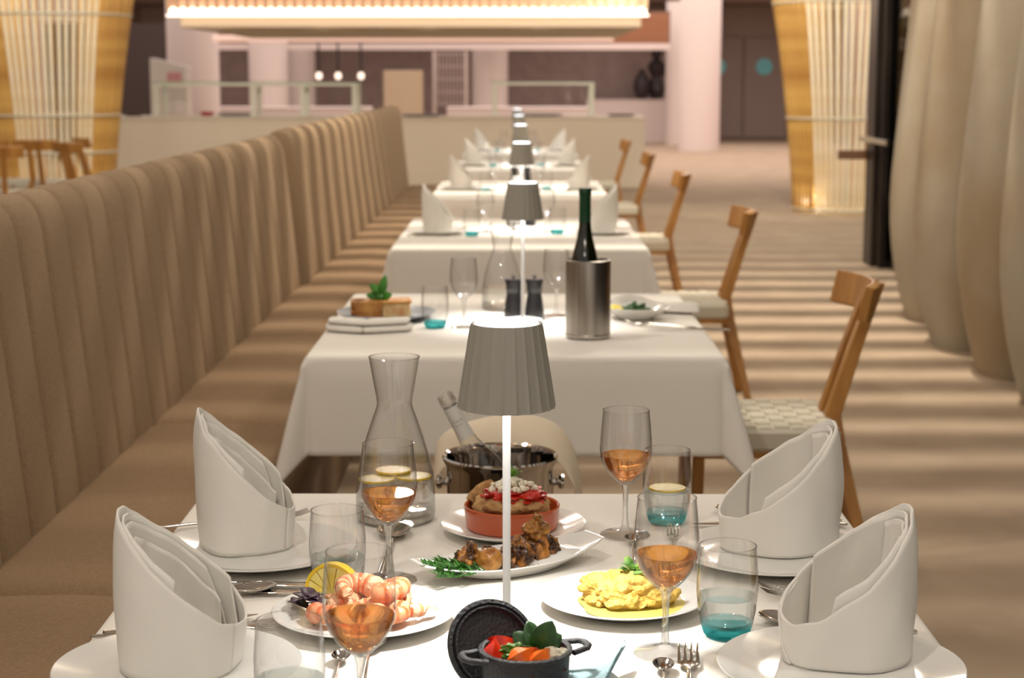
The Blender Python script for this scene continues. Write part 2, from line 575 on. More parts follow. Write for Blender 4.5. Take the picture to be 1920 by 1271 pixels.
# ---------------------------------------------------------------- cane columns
def cane_column(loc, label, zring):
    t = empty('cane_column', label, 'column', loc)
    H = 3.2

    def rad(z):
        return .575 + .06 * z + .026 * z * z
    pts = [(rad(z), 0, z) for z in [H * i / 14 for i in range(15)]]
    n = 64
    me = None
    random.seed(5)
    prot = {}
    for i in range(n):
        a = 2 * PI * i / n
        # painted cane on the face toward the tables and its opposite, natural cane elsewhere
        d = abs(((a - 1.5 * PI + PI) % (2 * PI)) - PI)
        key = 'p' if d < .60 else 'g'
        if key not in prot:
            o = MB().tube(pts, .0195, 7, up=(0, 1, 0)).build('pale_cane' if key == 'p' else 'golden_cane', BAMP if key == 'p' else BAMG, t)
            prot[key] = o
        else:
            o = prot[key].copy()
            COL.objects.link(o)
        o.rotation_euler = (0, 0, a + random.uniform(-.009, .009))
        o.parent = t
    for z in zring:
        r = rad(z) + .02
        MB().tube([(r * math.cos(j * PI / 24), r * math.sin(j * PI / 24), z) for j in range(49)], .013, 6).build('hoop', M('hoop_metal', (196, 190, 170), .5), t)
    MB().lathe([(.0, 0), (.62, 0), (.62, .012), (.0, .012)], 48).build('base_plate', M('column_base', (196, 168, 120), .6), t)
    for zz, e in ((2.6, 9), (.12, 3)):
        for j in range(4):
            q = j * PI / 2 + PI / 4
            lamp('POINT', 'column_light', (.47 * math.cos(q) * (1 if zz < 1 else 1.15), .47 * math.sin(q) * (1 if zz < 1 else 1.15), zz), e, (1, .92, .76), size=.015, parent=t)
    return t


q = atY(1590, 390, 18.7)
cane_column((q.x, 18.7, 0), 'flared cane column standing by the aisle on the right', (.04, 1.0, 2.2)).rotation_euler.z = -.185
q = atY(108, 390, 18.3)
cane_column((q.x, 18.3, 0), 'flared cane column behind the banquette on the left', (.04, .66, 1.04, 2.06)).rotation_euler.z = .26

# ---------------------------------------------------------------- glazing and drapes on the right
wf = struct('window_1', box(2.72, 2.78, -.8, -.72, 0, 3.2), BRONZE)
for y in (4.4, 8.9, 13.0):
    box(2.7, 2.8, y, y + .12, 0, 3.2, c=.005).build('window_frame', BRONZE, wf)
box(2.745, 2.755, -.7, 13.0, .05, 3.2).build('window_glass', clear('night_glass', (.35, .36, .36), 1.45, .5), wf)
d = struct('door_3', box(2.66, 2.82, 13.12, 13.42, 0, 3.2, c=.01), BRONZE)
box(2.60, 2.635, 12.4, 13.4, .94, .98, c=.005).build('door_handle', STEEL, d)
for y in (12.45, 13.35):
    box(2.63, 2.71, y - .02, y + .02, .945, .975).build('handle_bracket', STEEL, d)
box(2.44, 2.66, 13.35, 13.40, .80, .87, c=.005).build('pull_plate', M('pull_wood', (130, 96, 70), .5), d)


def drape(Y, X, label, i):
    m = MB()
    rings = []
    nz = 22
    for k in range(nz + 1):
        z = .0 + 3.1 * k / nz
        lean = .19 * (z / 2.6) ** 1.4
        bulge = math.sin(min(1, (z + .10) / .95) * PI / 2) ** .8
        ry = (.20 + .21 * bulge) * (1 - .07 * z)
        rx = (.10 + .20 * bulge) * (1 - .10 * z)
        ring = []
        for j in range(36):
            a = 2 * PI * j / 36
            w = 1 + .04 * noise.noise(Vector((math.cos(a) * 1.5 + i * 7, math.sin(a) * 1.5, z * .8)))
            ring.append((X + lean + .16 - rx * 1.0 * math.cos(a) * w, Y + .10 * z + ry * math.sin(a) * w, z))
        rings.append(ring)
    m.rings(rings)
    return tag(m.build('draped_curtain', MDRAPE), label, 'curtain', 'draped curtains along the windows')


for i, (Y, X, lb) in enumerate(((10.25, 2.29, 'bulging cream fabric drape farthest away, next to the dark window frame'), (9.2, 2.20, 'bulging cream fabric drape, second from the dark window frame'),
                                (8.3, 2.21, 'bulging cream fabric drape, third from the dark window frame'), (7.45, 2.19, 'bulging cream fabric drape cut by the photo edge at the right'))):
    drape(Y, X, lb, i)
# ---------------------------------------------------------------- banquette
def bench_module(y0, y1, dx, label, group, top=1.15):
    t = empty('banquette', label, 'bench', (-1.03 + dx, y0, 0), group=group)
    L = y1 - y0 - .004
    n = max(2, round(L / .205))
    prof = [(0, .30), (0, .44), (-.02, .62), (-.045, .85), (-.065, top - .10), (-.075, top - .045), (-.10, top - .01), (-.135, top), (-.17, top - .012), (-.195, top - .05), (-.20, top - .12), (-.20, .30)]
    m = MB()
    rings = []
    K = 14
    for i in range(n * K + 1):
        y = L * i / (n * K)
        u = (i % K) / K
        b = math.sin(PI * u) ** .35 if u > 0 else -1.1
        if i in (0, n * K):
            b = -.6
        ring = []
        for j, (x, z) in enumerate(prof):
            s = .0105 * b
            ring.append((x + (s if j < 8 else -s * .3), y, z + (s * .8 if 4 <= j <= 9 else 0)))
        rings.append(ring)
    m.rings(rings)
    m.build('backrest', FABRIC, t, sub=1, sharp=80)
    # seat cushion: rounded top, front roll
    sp = [(.0, .34), (.0, .452), (.03, .462), (.20, .466), (.37, .458), (.42, .44), (.445, .40), (.45, .34)]
    rings = []
    ys = [0, .006, .02, .05, .15] + [L * k / 8 for k in range(1, 8)] + [L - .15, L - .05, L - .02, L - .006, L]
    ys = sorted(set(ys))
    for y in ys:
        e = min(y, L - y)
        s = (1 - min(1, e / .05)) ** 2 * .022
        rings.append([(x - (s if x > .42 else 0), y, z - (s if z > .43 else 0)) for x, z in sp])
    MB().rings(rings).build('seat_cushion', SEATF, t, sharp=60)
    box(-.195, .40, .005, L - .005, 0, .34, c=.004).build('plinth', M('bench_plinth', (120, 96, 72), .7), t)
    return t


g1 = 'banquette sections of the near bench'
for y0, y1, lb in ((.05, 1.55, 'brown channelled banquette section nearest of all, left of the first table'), (1.553, 3.15, 'brown channelled banquette section beside the first table'), (3.153, 4.78, 'brown channelled banquette section beside the gap before the second table'),
                   (4.783, 6.43, 'brown channelled banquette section beside the table with the wine cooler'), (6.433, 8.08, 'brown channelled banquette section beside the third table, last before the gap')):
    bench_module(y0, y1, 0, lb, g1)
g2 = 'banquette sections of the far bench'
ords = ('first section of the far brown banquette, its dark end facing the camera', 'second section of the far brown banquette, just past its dark end', 'third section of the far brown banquette', 'fourth section of the far brown banquette', 'last section of the far brown banquette, next to the cream counter')
for i in range(5):
    bench_module(8.25 + i * 1.5, 9.75 + i * 1.5, .02, ords[i], g2, 1.17)


# ---------------------------------------------------------------- chair (faces -x)
def make_chair():
    t = empty('dining_chair', '', 'chair', (0, 0, 0))
    m = MB()
    m.box(-.225, .20, -.225, .225, .385, .452, c=.012)
    seat = m.build('seat', WEAVE, t)
    wv = MB()
    for i in range(9):
        for j in range(9):
            x, y = -.215 + i * .0465, -.215 + j * .0485
            if (i + j) % 2:
                wv.box(x, x + .042, y + .004, y + .042, .449, .4575, c=.002)
            else:
                wv.box(x + .004, x + .038, y, y + .047, .449, .4545, c=.002)
    wv.build('woven_strap', WEAVE, seat)
    for y in (-.045, .045):
        s = 1 if y > 0 else -1
        # rear leg running on up into the back post
        m = MB()

        def rr(p, a, b):
            x, yy, z = p
            return [(x - a, yy - b, z), (x + a, yy - b, z), (x + a, yy + b, z), (x - a, yy + b, z)]
        m.rings([rr(q, a, .022) for q, a in (((.30, y + s * .15, 0), .014), ((.215, y + s * .02, .38), .024), ((.205, y, .46), .023), ((.265, y, .66), .019), ((.325, y, .84), .016))])
        m.build('back_post', OAK, t, bevel=.004, sharp=30)
    for y in (-.19, .19):
        m = MB()
        m.rings([rr(q, .016, .016) for q in ((-.20, y * 1.02, 0), (-.19, y, .40))])
        m.build('leg', OAK, t, bevel=.003, sharp=30)
    rings = []
    for i in range(13):
        u = -1 + i / 6
        y = .215 * u
        x = .315 - .045 * u * u * 1.2
        rings.append([(x - .027, y, .755), (x + .0, y, .745), (x + .018, y, .84), (x - .006, y, .85)])
    MB().rings(rings).build('back_rail', OAK, t, bevel=.004, sharp=40)
    for y in (-.2, .2):
        box(-.2, .2, y - .012, y + .012, .365, .395, c=.003).build('seat_rail', OAK, t)
    return t


chair = make_chair()
CH = ((.69, 4.93, 'oak chair with white woven seat at the second table, the one with the wine cooler'), (.70, 7.62, 'oak chair at the third table, behind the chair with the clearly woven seat'),
      (.70, 10.6, 'oak chair at the fourth table from the front'), (.70, 13.4, 'oak chair at the fifth table from the front'), (.70, 16.3, 'oak chair farthest away in the aisle row'))
for i, (x, y, lb) in enumerate(CH):
    if i == 0:
        chair.location = (x, y, 0)
        chair['label'] = lb
        chair['group'] = 'oak chairs along the aisle'
    else:
        dup(chair, (x, y, 0), 0, lb, 'oak chairs along the aisle')
for px, Y, rz, lb in ((95, 16.9, -PI / 2, 'oak chair back seen flat over the bench, in front of the left cane column'), (14, 15.3, -PI / 2 + .3, 'oak chair at the left photo edge behind the bench, nearer one'), (8, 17.0, -PI / 2, 'oak chair at the left photo edge behind the bench, farther one'),
                      (186, 16.3, -PI / 2 - .7, 'oak chair turned sideways right of the left cane column face'), (216, 17.4, -PI / 2 - 1.0, 'oak chair turned sideways at the right edge of the left cane column')):
    q = atY(px, 268, Y)
    dup(chair, (q.x, Y - .3, 0), rz, lb, 'oak chairs behind the banquette')


# ---------------------------------------------------------------- tables and cloths
def make_table(cx, cy, w, l, label, seed, over=.25, turn=0):
    t = empty('dining_table', label, 'table', (cx, cy, 0), turn)
    box(-w / 2, w / 2, -l / 2, l / 2, .715, .744, c=.004).build('tabletop', M('table_wood', (120, 92, 66), .6), t)
    for y in (-l / 2 + .3, l / 2 - .3):
        MB().lathe([(.035, .02), (.035, .715)], 20, Matrix.Translation((0, y, 0)), cap=True).build('leg', BRONZE, t)
        box(-.28, .28, y - .04, y + .04, 0, .02, c=.004).build('foot', BRONZE, t)
    return t


def make_cloth(cx, cy, w, l, label, seed, over=.25, turn=0):
    m = MB()
    hw, hl = w / 2 + .002, l / 2 + .002
    R = .018

    def pos(a, b):
        # a, b: cloth coordinates measured from the centre
        ox, oy = max(abs(a) - hw, 0), max(abs(b) - hl, 0)
        r = math.hypot(ox, oy)
        bx, by = max(-hw, min(hw, a)), max(-hl, min(hl, b))
        if r < 1e-6:
            return (bx, by, .75)
        sx, sy = (1 if a > 0 else -1), (1 if b > 0 else -1)
        ux, uy = ox / r * sx, oy / r * sy
        ang = math.atan2(oy, ox)
        cor = math.sin(2 * ang) if ox > 0 and oy > 0 else 0
        wob = noise.noise(Vector((a * 2.2 + seed * 5, b * 2.2, seed))) * .05 + .05
        fl = (.11 + wob + .20 * cor ** 3 - .16 * (cor ** .5 if cor > 0 else 0) * (1 - cor)) * r
        # rounded shoulder over the edge
        if r < R * PI / 2:
            th = r / R
            out, dz = R * math.sin(th), -R * (1 - math.cos(th))
        else:
            out, dz = R + fl * .9 - .0, -R - (r - R * PI / 2) * .985
        return (bx + ux * out, by + uy * out, .75 + dz)

    def axis(h):
        n = 14
        xs = [-h + 2 * h * i / n for i in range(n + 1)]
        ov = [R * .4, R * .8, R * 1.2, R * 1.57] + [R * 1.57 + (over - R * 1.57) * k / 9 for k in range(1, 10)]
        return [-h - o for o in reversed(ov)] + xs + [h + o for o in ov]
    A, B = axis(hw), axis(hl)
    vs = [pos(a, b) for a in A for b in B]
    nb = len(B)
    fs = [(i * nb + j, (i + 1) * nb + j, (i + 1) * nb + j + 1, i * nb + j + 1) for i in range(len(A) - 1) for j in range(nb - 1)]
    m.add(vs, fs)
    o = m.build('tablecloth', CLOTH, sub=1, sharp=180, loc=(cx, cy, 0))
    o.rotation_euler.z = turn
    md = o.modifiers.new('solid', 'SOLIDIFY')
    md.thickness = .0012
    md.offset = -1
    return tag(o, label, 'tablecloth', 'white tablecloths')


TB = ((-.007, 2.05, .985, 1.34, 'nearest'), (-.012, 4.745, .985, 1.22, 'second'), (-.003, 7.55, .99, 1.5, 'third'), (-.002, 10.55, .99, 1.5, 'fourth'), (-.002, 13.45, .99, 1.5, 'fifth'), (-.002, 16.3, .99, 1.5, 'sixth and farthest'))
for i, (x, y, w, l, nm) in enumerate(TB):
    tx = ('holding the food and rose wine', 'holding the steel wine cooler', 'just behind the wine cooler table', 'in the blurred row', 'in the blurred row', 'in the blurred row')[i]
    make_table(x, y, w, l, 'dining table under the %s white cloth, %s' % (nm, tx), i)
    make_cloth(x, y, w, l, '%s white tablecloth along the banquette, %s' % (nm, tx), i, turn=(0, .0, .0, 0, 0, 0)[i])


# ---------------------------------------------------------------- table lamp
def make_lamp():
    t = empty('table_lamp', 'cordless table lamp with pleated grey shade on the nearest table', 'lamp', (0, 0, 0), group='pleated table lamps')
    MB().lathe([(0, 0), (.053, 0), (.055, .003), (.054, .009), (.04, .012), (.0, .013)], 48).build('base', POLE, t)
    MB().lathe([(.0047, .012), (.0047, .345)], 16, cap=True).build('pole', POLE, t)
    N = 22

    def rf(r, z, a):
        s = max(0, math.sin(a * N))
        return r + .0019 * s ** 3 * min(1, (.382 - z) / .02 + .3)
    prof = [(.0545, .283), (.0555, .2835), (.0415, .376), (.0405, .381), (.0375, .381), (.037, .377), (.0405, .37), (.0535, .284)]
    MB().lathe(prof, N * 8, rf=rf).build('lamp_shade', SHADE, t, sharp=50)
    MB().lathe([(0, .376), (.0368, .376), (.0368, .3815), (.034, .3835), (0, .3842)], 40).build('top_diffuser', LED, t)
    MB().lathe([(.012, .352), (.030, .352), (.030, .356), (.012, .356), (.012, .352)], 40).build('led_ring', LED, t)
    d = lamp('AREA', 'lamp_light', (0, 0, .348), 4.3, (1, .98, .94), size=.055, parent=t)
    d.data.shape = 'DISK'
    return t


L0 = make_lamp()
LP = ((950, 1200), (980, 603), (978, 428), (976, 350), (973, 300), (970, 272))
for i, (px, py) in enumerate(LP):
    q = at(px, py)
    y = (q.y, q.y, 7.66, 10.63, 13.45, 16.2)[i]
    x = q.x / q.y * y
    if i == 0:
        L0.location = (x, y, .7515)
    else:
        dup(L0, (x, y, .7515), .1 * i, 'cordless table lamp with pleated grey shade on the %s table from the front' % TB[i][4].split()[0])


# ---------------------------------------------------------------- glassware prototypes
def lip(mb, R_, z, r):
    return mb.lathe([(R_ + r * math.cos(a), z + r * math.sin(a)) for a in [2 * PI * k / 8 for k in range(9)]], 56)



def make_wine(filled=True):
    t = empty('wine_glass', '', 'wine glass')
    MB().lathe([(.0, .0), (.036, 0), (.037, .0012), (.036, .0022), (.02, .0045), (.009, .008), (.0055, .013)], 40).build('foot', GLASS, t)
    MB().lathe([(.0055, .013), (.0042, .025), (.0037, .045), (.0045, .064), (.0072, .0765)], 16).build('stem', STEM, t)
    out = [(.0072, .0765), (.0135, .081), (.023, .0905), (.0315, .103), (.0365, .117), (.0378, .128), (.0374, .143), (.0356, .165), (.0335, .186)]
    th = [(.0329, .1865), (.0350, .165), (.0367, .143), (.0370, .128), (.0357, .117), (.0306, .1037), (.022, .0915), (.0118, .0825), (.0, .0795)]
    lip(MB().lathe(out, 56), .0335, .186, .0006).build('bowl', GLASS, t)
    if filled:
        MB().lathe([(.0, .0800), (.0114, .083), (.0216, .092), (.0302, .104), (.0352, .1172), (.0353, .1205), (.0345, .1198), (0, .1198)], 40).build('rose_wine', WINE, t)
    return t


def make_tumbler(water=True):
    t = empty('water_glass', '', 'water glass')
    out = [(.0, .0), (.0235, .0), (.0275, .003), (.031, .014), (.0345, .032), (.0366, .055), (.0366, .072), (.0345, .10), (.0336, .1105)]
    inn = [(.0328, .1108), (.0336, .10), (.0355, .072), (.0355, .055), (.0333, .033), (.0295, .018), (.022, .0135), (.0, .0130)]
    lip(MB().lathe([o for o in out if o[1] >= .014], 56), .0336, .1105, .0008).build('bowl', GLASS, t)
    MB().lathe([(0, .0), (.0235, .0), (.0275, .003), (.031, .014), (.0293, .0175), (.022, .0132), (0, .0127)], 40).build('tinted_base', TEAL, t)
    if water:
        MB().lathe([(0, .0135), (.0218, .014), (.0292, .0185), (.033, .0334), (.0350, .0475), (.0350, .0495), (.034, .0488), (0, .0488)], 40).build('water', TEALW, t)
    return t


def make_carafe(water=True):
    t = empty('carafe', '', 'carafe')
    out = [(0, 0), (.054, 0), (.059, .004), (.060, .012), (.0595, .04), (.057, .07), (.051, .10), (.042, .13), (.0335, .155), (.028, .17), (.0262, .178), (.0272, .187), (.031, .208), (.0352, .232), (.0378, .248)]
    inn = [(.0366, .2483), (.034, .232), (.030, .208), (.026, .187), (.025, .178), (.0268, .17), (.032, .155), (.0405, .13), (.0494, .10), (.0554, .07), (.0579, .04), (.058, .016), (.053, .010), (0, .009)]
    lip(MB().lathe(out, 64), .0378, .248, .0009).build('body', GLASS, t)
    MB().lathe([(0, .0005), (.054, .0005), (.0588, .0045), (.0595, .012), (.058, .0145), (.0520, .0095), (0, .009)], 56).build('thick_base', STEM, t)
    if water:
        MB().lathe([(0, .0095), (.0525, .0105), (.0574, .0165), (.0573, .04), (.0558, .062), (.0553, .062), (0, .0615)], 48).build('water', WATER, t)
    return t


def lemon_slice(r=.022, h=.003):
    t = empty('lemon_slice', '', 'lemon slice')
    seg = 10
    MB().lathe([(0, 0), (r * .93, 0), (r * .93, h), (0, h)], 40).build('flesh', M('lemon_flesh', (188, 170, 52), .3, c2=(208, 196, 92), scale=90), t)
    MB().lathe([(r * .93, -.0002), (r, .0), (r, h), (r * .93, h + .0002)], 40).build('rind', M('lemon_rind', (244, 208, 40), .4), t)
    return t


wine0 = make_wine()
winee = make_wine(False)
tumb0 = make_tumbler()
tumbe = make_tumbler(False)
_used = set()


def put(proto, px, py, label, group=None, rz=0, scale=None, z=.7515, pos=None):
    q = Vector(pos) if pos else at(px, py)
    loc = (q.x, q.y, z)
    if proto.name not in _used:
        _used.add(proto.name)
        proto.location = loc
        proto.rotation_euler.z = rz
        if scale:
            proto.scale = scale
        proto['label'] = label
        if group:
            proto['group'] = group
        return proto
    return dup(proto, loc, rz, label, group, scale)


GW = 'rose wine glasses on the nearest table'
put(wine0, 730, 1085, 'glass of rose wine standing in front of the lemon water carafe', GW, .3)
put(wine0, 677, 1358, 'glass of rose wine nearest the camera, in front of the prawn plate', GW, 1)
put(wine0, 1247, 1222, 'glass of rose wine right of the yellow puree, beside the tall water glass', GW, 2)
put(wine0, 1172, 1000, 'glass of rose wine farthest on the nearest table, right of the rusk dish', GW, 3)
GT = 'teal based water glasses on the nearest table'
put(tumb0, 1362, 1186, 'water glass with teal base at the right, half filled, between two napkins', GT)
put(tumb0, 1250, 975, 'water glass with a lemon slice behind the right rose wine glass', GT)
put(tumb0, 634, 1108, 'water glass with blue waterline left of the carafe, behind the lemon wedge', GT)
put(tumb0, 545, 1352, 'water glass cut by the bottom edge, between the near left napkin and wine glass', GT)
q = at(1250, 975)
put(lemon_slice(.027, .003), 0, 0, 'lemon slice floating in the far right water glass', pos=q, z=.7515 + .0505, rz=1)
q = at(742, 969)
c0 = put(make_carafe(), 742, 969, 'tall open glass carafe of lemon water on the nearest table', 'glass carafes')
ls = lemon_slice(.027, .003)
put(ls, 0, 0, 'lemon slice floating in the carafe, left one', 'lemon slices in the carafe', pos=q + Vector((-.027, -.012, 0)), z=.7515 + .0625)
e = put(ls, 0, 0, 'lemon slice floating in the carafe, right one', 'lemon slices in the carafe', pos=q + Vector((.027, .006, 0)), z=.7515 + .0625)
put(ls, 0, 0, 'lemon slice floating in the carafe, back one', 'lemon slices in the carafe', pos=q + Vector((-.005, .028, 0)), z=.7515 + .067)
# ---------------------------------------------------------------- china
def plate_prof(R, h=.02, rim=.3, t=.004, foot=.55):
    r0 = R * (1 - rim)
    return [(0, .003), (R * foot, .0005), (R * foot + .002, .0), (r0, .005), (R - .003, h - .003), (R, h - .001), (R - .001, h), (R - .004, h - .0008), (r0 + .004, .0085), (r0 - .01, .0062), (0, .0055)]


def plate(name, px, py, R, label, group=None, mat=CHINA, h=.018, **kw):
    q = at(px, py, .765)
    o = MB().lathe(plate_prof(R, h, **kw), 80).build(name, mat, loc=(q.x, q.y, .7512))
    return tag(o, label, 'plate', group)


GP = 'large white plates under the napkins'
plate('dinner_plate', 488, 1025, .135, 'large white plate under the far left napkin', GP)
plate('dinner_plate', 333, 1250, .137, 'large white plate under the near left napkin', GP)
plate('dinner_plate', 1450, 1032, .135, 'large white plate under the far right napkin', GP)
plate('dinner_plate', 1576, 1247, .137, 'large white plate under the near right napkin', GP)


# ---------------------------------------------------------------- folded napkins
def make_napkin(h1=.212, h0=.062, r=.060, seed=0, wrap=False):
    """upright folded napkin, high tip at -x, opening towards +x"""
    t = empty('folded_napkin', '', 'napkin')

    def wall(rs, ha, hb, p, a0, a1, n=80, K=20, skew=0, lead=0, tipin=.004, wav=1.0):
        m = MB()
        rings = []
        for k in range(K + 1):
            v = k / K
            ring = []
            for j in range(n + 1):
                a = a0 + (a1 - a0) * j / n + skew * v * (1 if j > n / 2 else 0) + lead * v * max(0, 1 - 3 * j / n)
                u = (1 - math.cos(a)) / 2
                H = ha + (hb - ha) * u ** p
                H -= .004 * noise.noise(Vector((math.cos(a) * 3, math.sin(a) * 3, seed)))
                z = H * v
                c, s = math.cos(a), math.sin(a)
                rr = rs * (1 + .045 * math.cos(4 * a + .8 + seed) * (1 - v * .7))
                rr += wav * .0022 * noise.noise(Vector((c * 2.2 + seed * 9, s * 2.2, z * 14)))
                x = rr * c * (1 + 1.5 * z * (1 if c > 0 else 0))
                tz = max(0, z / h1 - .66) / .34
                x += tipin * tz * tz * (1 if c < 0 else 0) * abs(c)
                x -= .006 * math.sin(min(1, z / h1) * PI * .8) * (1 if c < 0 else 0) * abs(c)
                y = rr * s * (1 - .38 * min(1, z / .2) ** 2)
                ring.append((x, y, z))
            rings.append(ring)
        m.rings(rings, cap=False, closed=False)
        return m
    wall(r, h0, h1, 1.10, -.35, 2 * PI - .35).build('outer_fold', NAPKIN, t, solid=.0024, sharp=80)
    wall(r * .90, h0 + .016, h1 * .955, .95, .35, PI + 1.75, lead=.55, tipin=.005).build('middle_fold', NAPKIN, t, solid=.002, sharp=80)
    wall(r * .80, h0 + .004, h1 * .90, .86, .5, PI + .5, lead=.8, tipin=.004, wav=2).build('inner_fold', NAPKIN, t, solid=.002, sharp=80)
    wall(r * .70, h0 - .004, h1 * .80, 1.0, .8, PI - .1, tipin=.004, wav=3).build('innermost_fold', NAPKIN, t, solid=.002, sharp=80)
    if wrap:
        wall(r * 1.035, h0 - .002, h1 * .9, 1.1, -1.35, .1, skew=-.75, n=40).build('wrapped_edge', NAPKIN, t, solid=.002, sharp=80)
    return t


nap0 = make_napkin()
nap1 = make_napkin(seed=2)
nap2 = make_napkin(seed=5, wrap=True)
GN = 'upright folded white napkins on the nearest table'


def napk(proto, px, py, label, group, rz, s=(1, 1, 1), z=.7585, pz=.76):
    q = at(px, py, pz)
    return put(proto, 0, 0, label, group, rz, s, z, pos=q)


napk(nap0, 461, 1018, 'upright folded white napkin on the far left plate, leaning tip at left', GN, -.10, (1.06, 1.06, .92))
napk(nap1, 341, 1238, 'upright folded white napkin on the near left plate, tallest on the left', GN, -.14, (1.12, 1.16, .835))
napk(nap0, 1462, 1018, 'upright folded white napkin on the far right plate behind the water glass', GN, PI + .42, (1.38, 1.16, .81))
napk(nap2, 1590, 1222, 'upright folded white napkin on the near right plate, cut by the bottom edge', GN, PI + .42, (1.26, 1.12, .79))


# ---------------------------------------------------------------- cutlery (lies along +x, tip at +x)
def sweep(pts):
    """pts: (x, z, halfwidth, halfthick)"""
    m = MB()
    m.rings([[(x, hw * math.cos(2 * PI * j / 12), z + ht * math.sin(2 * PI * j / 12)) for j in range(12)] for x, z, hw, ht in pts])
    return m


HND = [(-.100, .004, .0005, .0004), (-.099, .004, .005, .0014), (-.092, .004, .0058, .0018), (-.05, .005, .0042, .0018), (0, .006, .003, .0018), (.03, .007, .0026, .0017)]


def make_spoon(L=1.0):
    t = empty('spoon', '', 'spoon')
    sweep(HND + [(.045, .0065, .003, .0014), (.05, .006, .004, .001)]).build('handle', STEEL, t)
    m = MB()
    vs, fs = [], []
    nu, nv = 14, 24
    for i in range(nu + 1):
        rr = i / nu
        for j in range(nv):
            a = 2 * PI * j / nv
            ex = .032 * rr * math.cos(a)
            ey = (.0205 + .002 * math.cos(a)) * rr * math.sin(a)
            vs.append((.076 + ex, ey, .0012 + .0085 * rr * rr))
    for i in range(nu):
        for j in range(nv):
            fs.append((i * nv + j, i * nv + (j + 1) % nv, (i + 1) * nv + (j + 1) % nv, (i + 1) * nv + j))
    m.add(vs, fs)
    m.build('bowl', CHROME, t, solid=.0012, sharp=80)
    return t


def make_fork():
    t = empty('fork', '', 'fork')
    sweep(HND + [(.042, .0062, .004, .0013), (.052, .0045, .0105, .0011), (.060, .0045, .012, .001), (.064, .005, .0118, .001)]).build('handle', STEEL, t)
    for k in range(4):
        y = -.0096 + k * .0064
        m = MB()
        m.rings([[(x, y + w * math.cos(2 * PI * j / 8), z + .001 * math.sin(2 * PI * j / 8)) for j in range(8)] for x, z, w in ((.060, .0048, .0021), (.075, .0056, .0017), (.092, .0085, .0014), (.104, .0125, .0008))])
        m.build('tine', STEEL, t)
    return t


def make_knife():
    t = empty('knife', '', 'knife')
    sweep([(-.112, .005, .001, .001), (-.110, .005, .0065, .003), (-.07, .005, .0075, .0034), (-.01, .005, .0055, .003), (.004, .005, .0055, .0024)]).build('handle', STEEL, t)
    sweep([(.0, .005, .006, .0014), (.02, .005, .0095, .0009), (.07, .005, .0095, .0008), (.10, .005, .007, .0007), (.116, .005, .0015, .0004)]).build('blade', CHROME, t)
    return t


spoon0, fork0, knife0 = make_spoon(), make_fork(), make_knife()
GC = 'cutlery on the nearest table'


def cut(proto, tip, tail, label, group=GC, z=.7516, s=1.0):
    """place so the tip shows at pixel tip, pointing away from the tail pixel"""
    a, b = at(tip[0], tip[1], .757), at(tail[0], tail[1], .757)
    d = (a - b)
    ang = math.atan2(d.y, d.x)
    u = Vector((math.cos(ang), math.sin(ang), 0))
    ctr = a - u * .106 * s
    return put(proto, 0, 0, label, group, ang, (s, s, 1), z, pos=ctr)


cut(spoon0, (516, 1100), (400, 1112), 'soup spoon lying between the two left plates')
cut(knife0, (590, 1094), (400, 1092), 'table knife behind the soup spoon, between the left plates')
cut(knife0, (560, 1108), (400, 1106), 'second table knife just behind the soup spoon')
cut(fork0, (582, 964), (370, 981), 'fork behind the far left plate', s=1.15)
cut(knife0, (471, 1152), (190, 1186), 'knife under the near left napkin, blade pointing at the prawns', s=.83)
cut(fork0, (560, 1163), (190, 1190), 'fork beside the near left plate, tines toward the prawn plate', s=1.2)
cut(spoon0, (1343, 953), (1560, 978), 'spoon behind the far right napkin, bowl at its left')
cut(knife0, (1310, 981), (1560, 975), 'knife behind the far right plate')
cut(fork0, (1420, 1104), (1600, 1094), 'fork between the two right plates, farther of the pair')
cut(fork0, (1428, 1116), (1600, 1104), 'fork between the two right plates, nearer of the pair')
cut(spoon0, (1426, 1153), (1600, 1190), 'spoon left of the near right napkin, its bowl showing', s=.95)
cut(knife0, (1480, 1182), (1718, 1184), 'knife whose handle end shows right of the near right napkin', s=.70)
cut(fork0, (1480, 1200), (1732, 1198), 'fork whose handle end shows nearest, right of the near right napkin', s=.78)
cut(spoon0, (742, 985), (706, 1110), 'serving spoon bowl in front of the carafe', s=1.2)
cut(spoon0, (698, 1192), (668, 1330), 'serving spoon bowl behind the nearest wine glass', s=.9)
cut(spoon0, (642, 1224), (620, 1300), 'tiny spoon left of the nearest wine glass', s=.55)
cut(fork0, (660, 1040), (655, 1110), 'small fork behind the left water glass', s=.8)
cut(fork0, (1290, 1214), (1296, 1330), 'fork standing tines up at the bottom edge, right of the wine glass', s=1.1)
cut(spoon0, (1243, 1240), (1250, 1330), 'tiny spoon at the bottom edge below the wine glass', s=.6)
cut(fork0, (1262, 990), (1262, 1060), 'fork seen through the right rose wine glass', s=.8)
cut(spoon0, (1186, 1006), (1190, 1080), 'small spoon behind the right rose wine glass', s=.6)

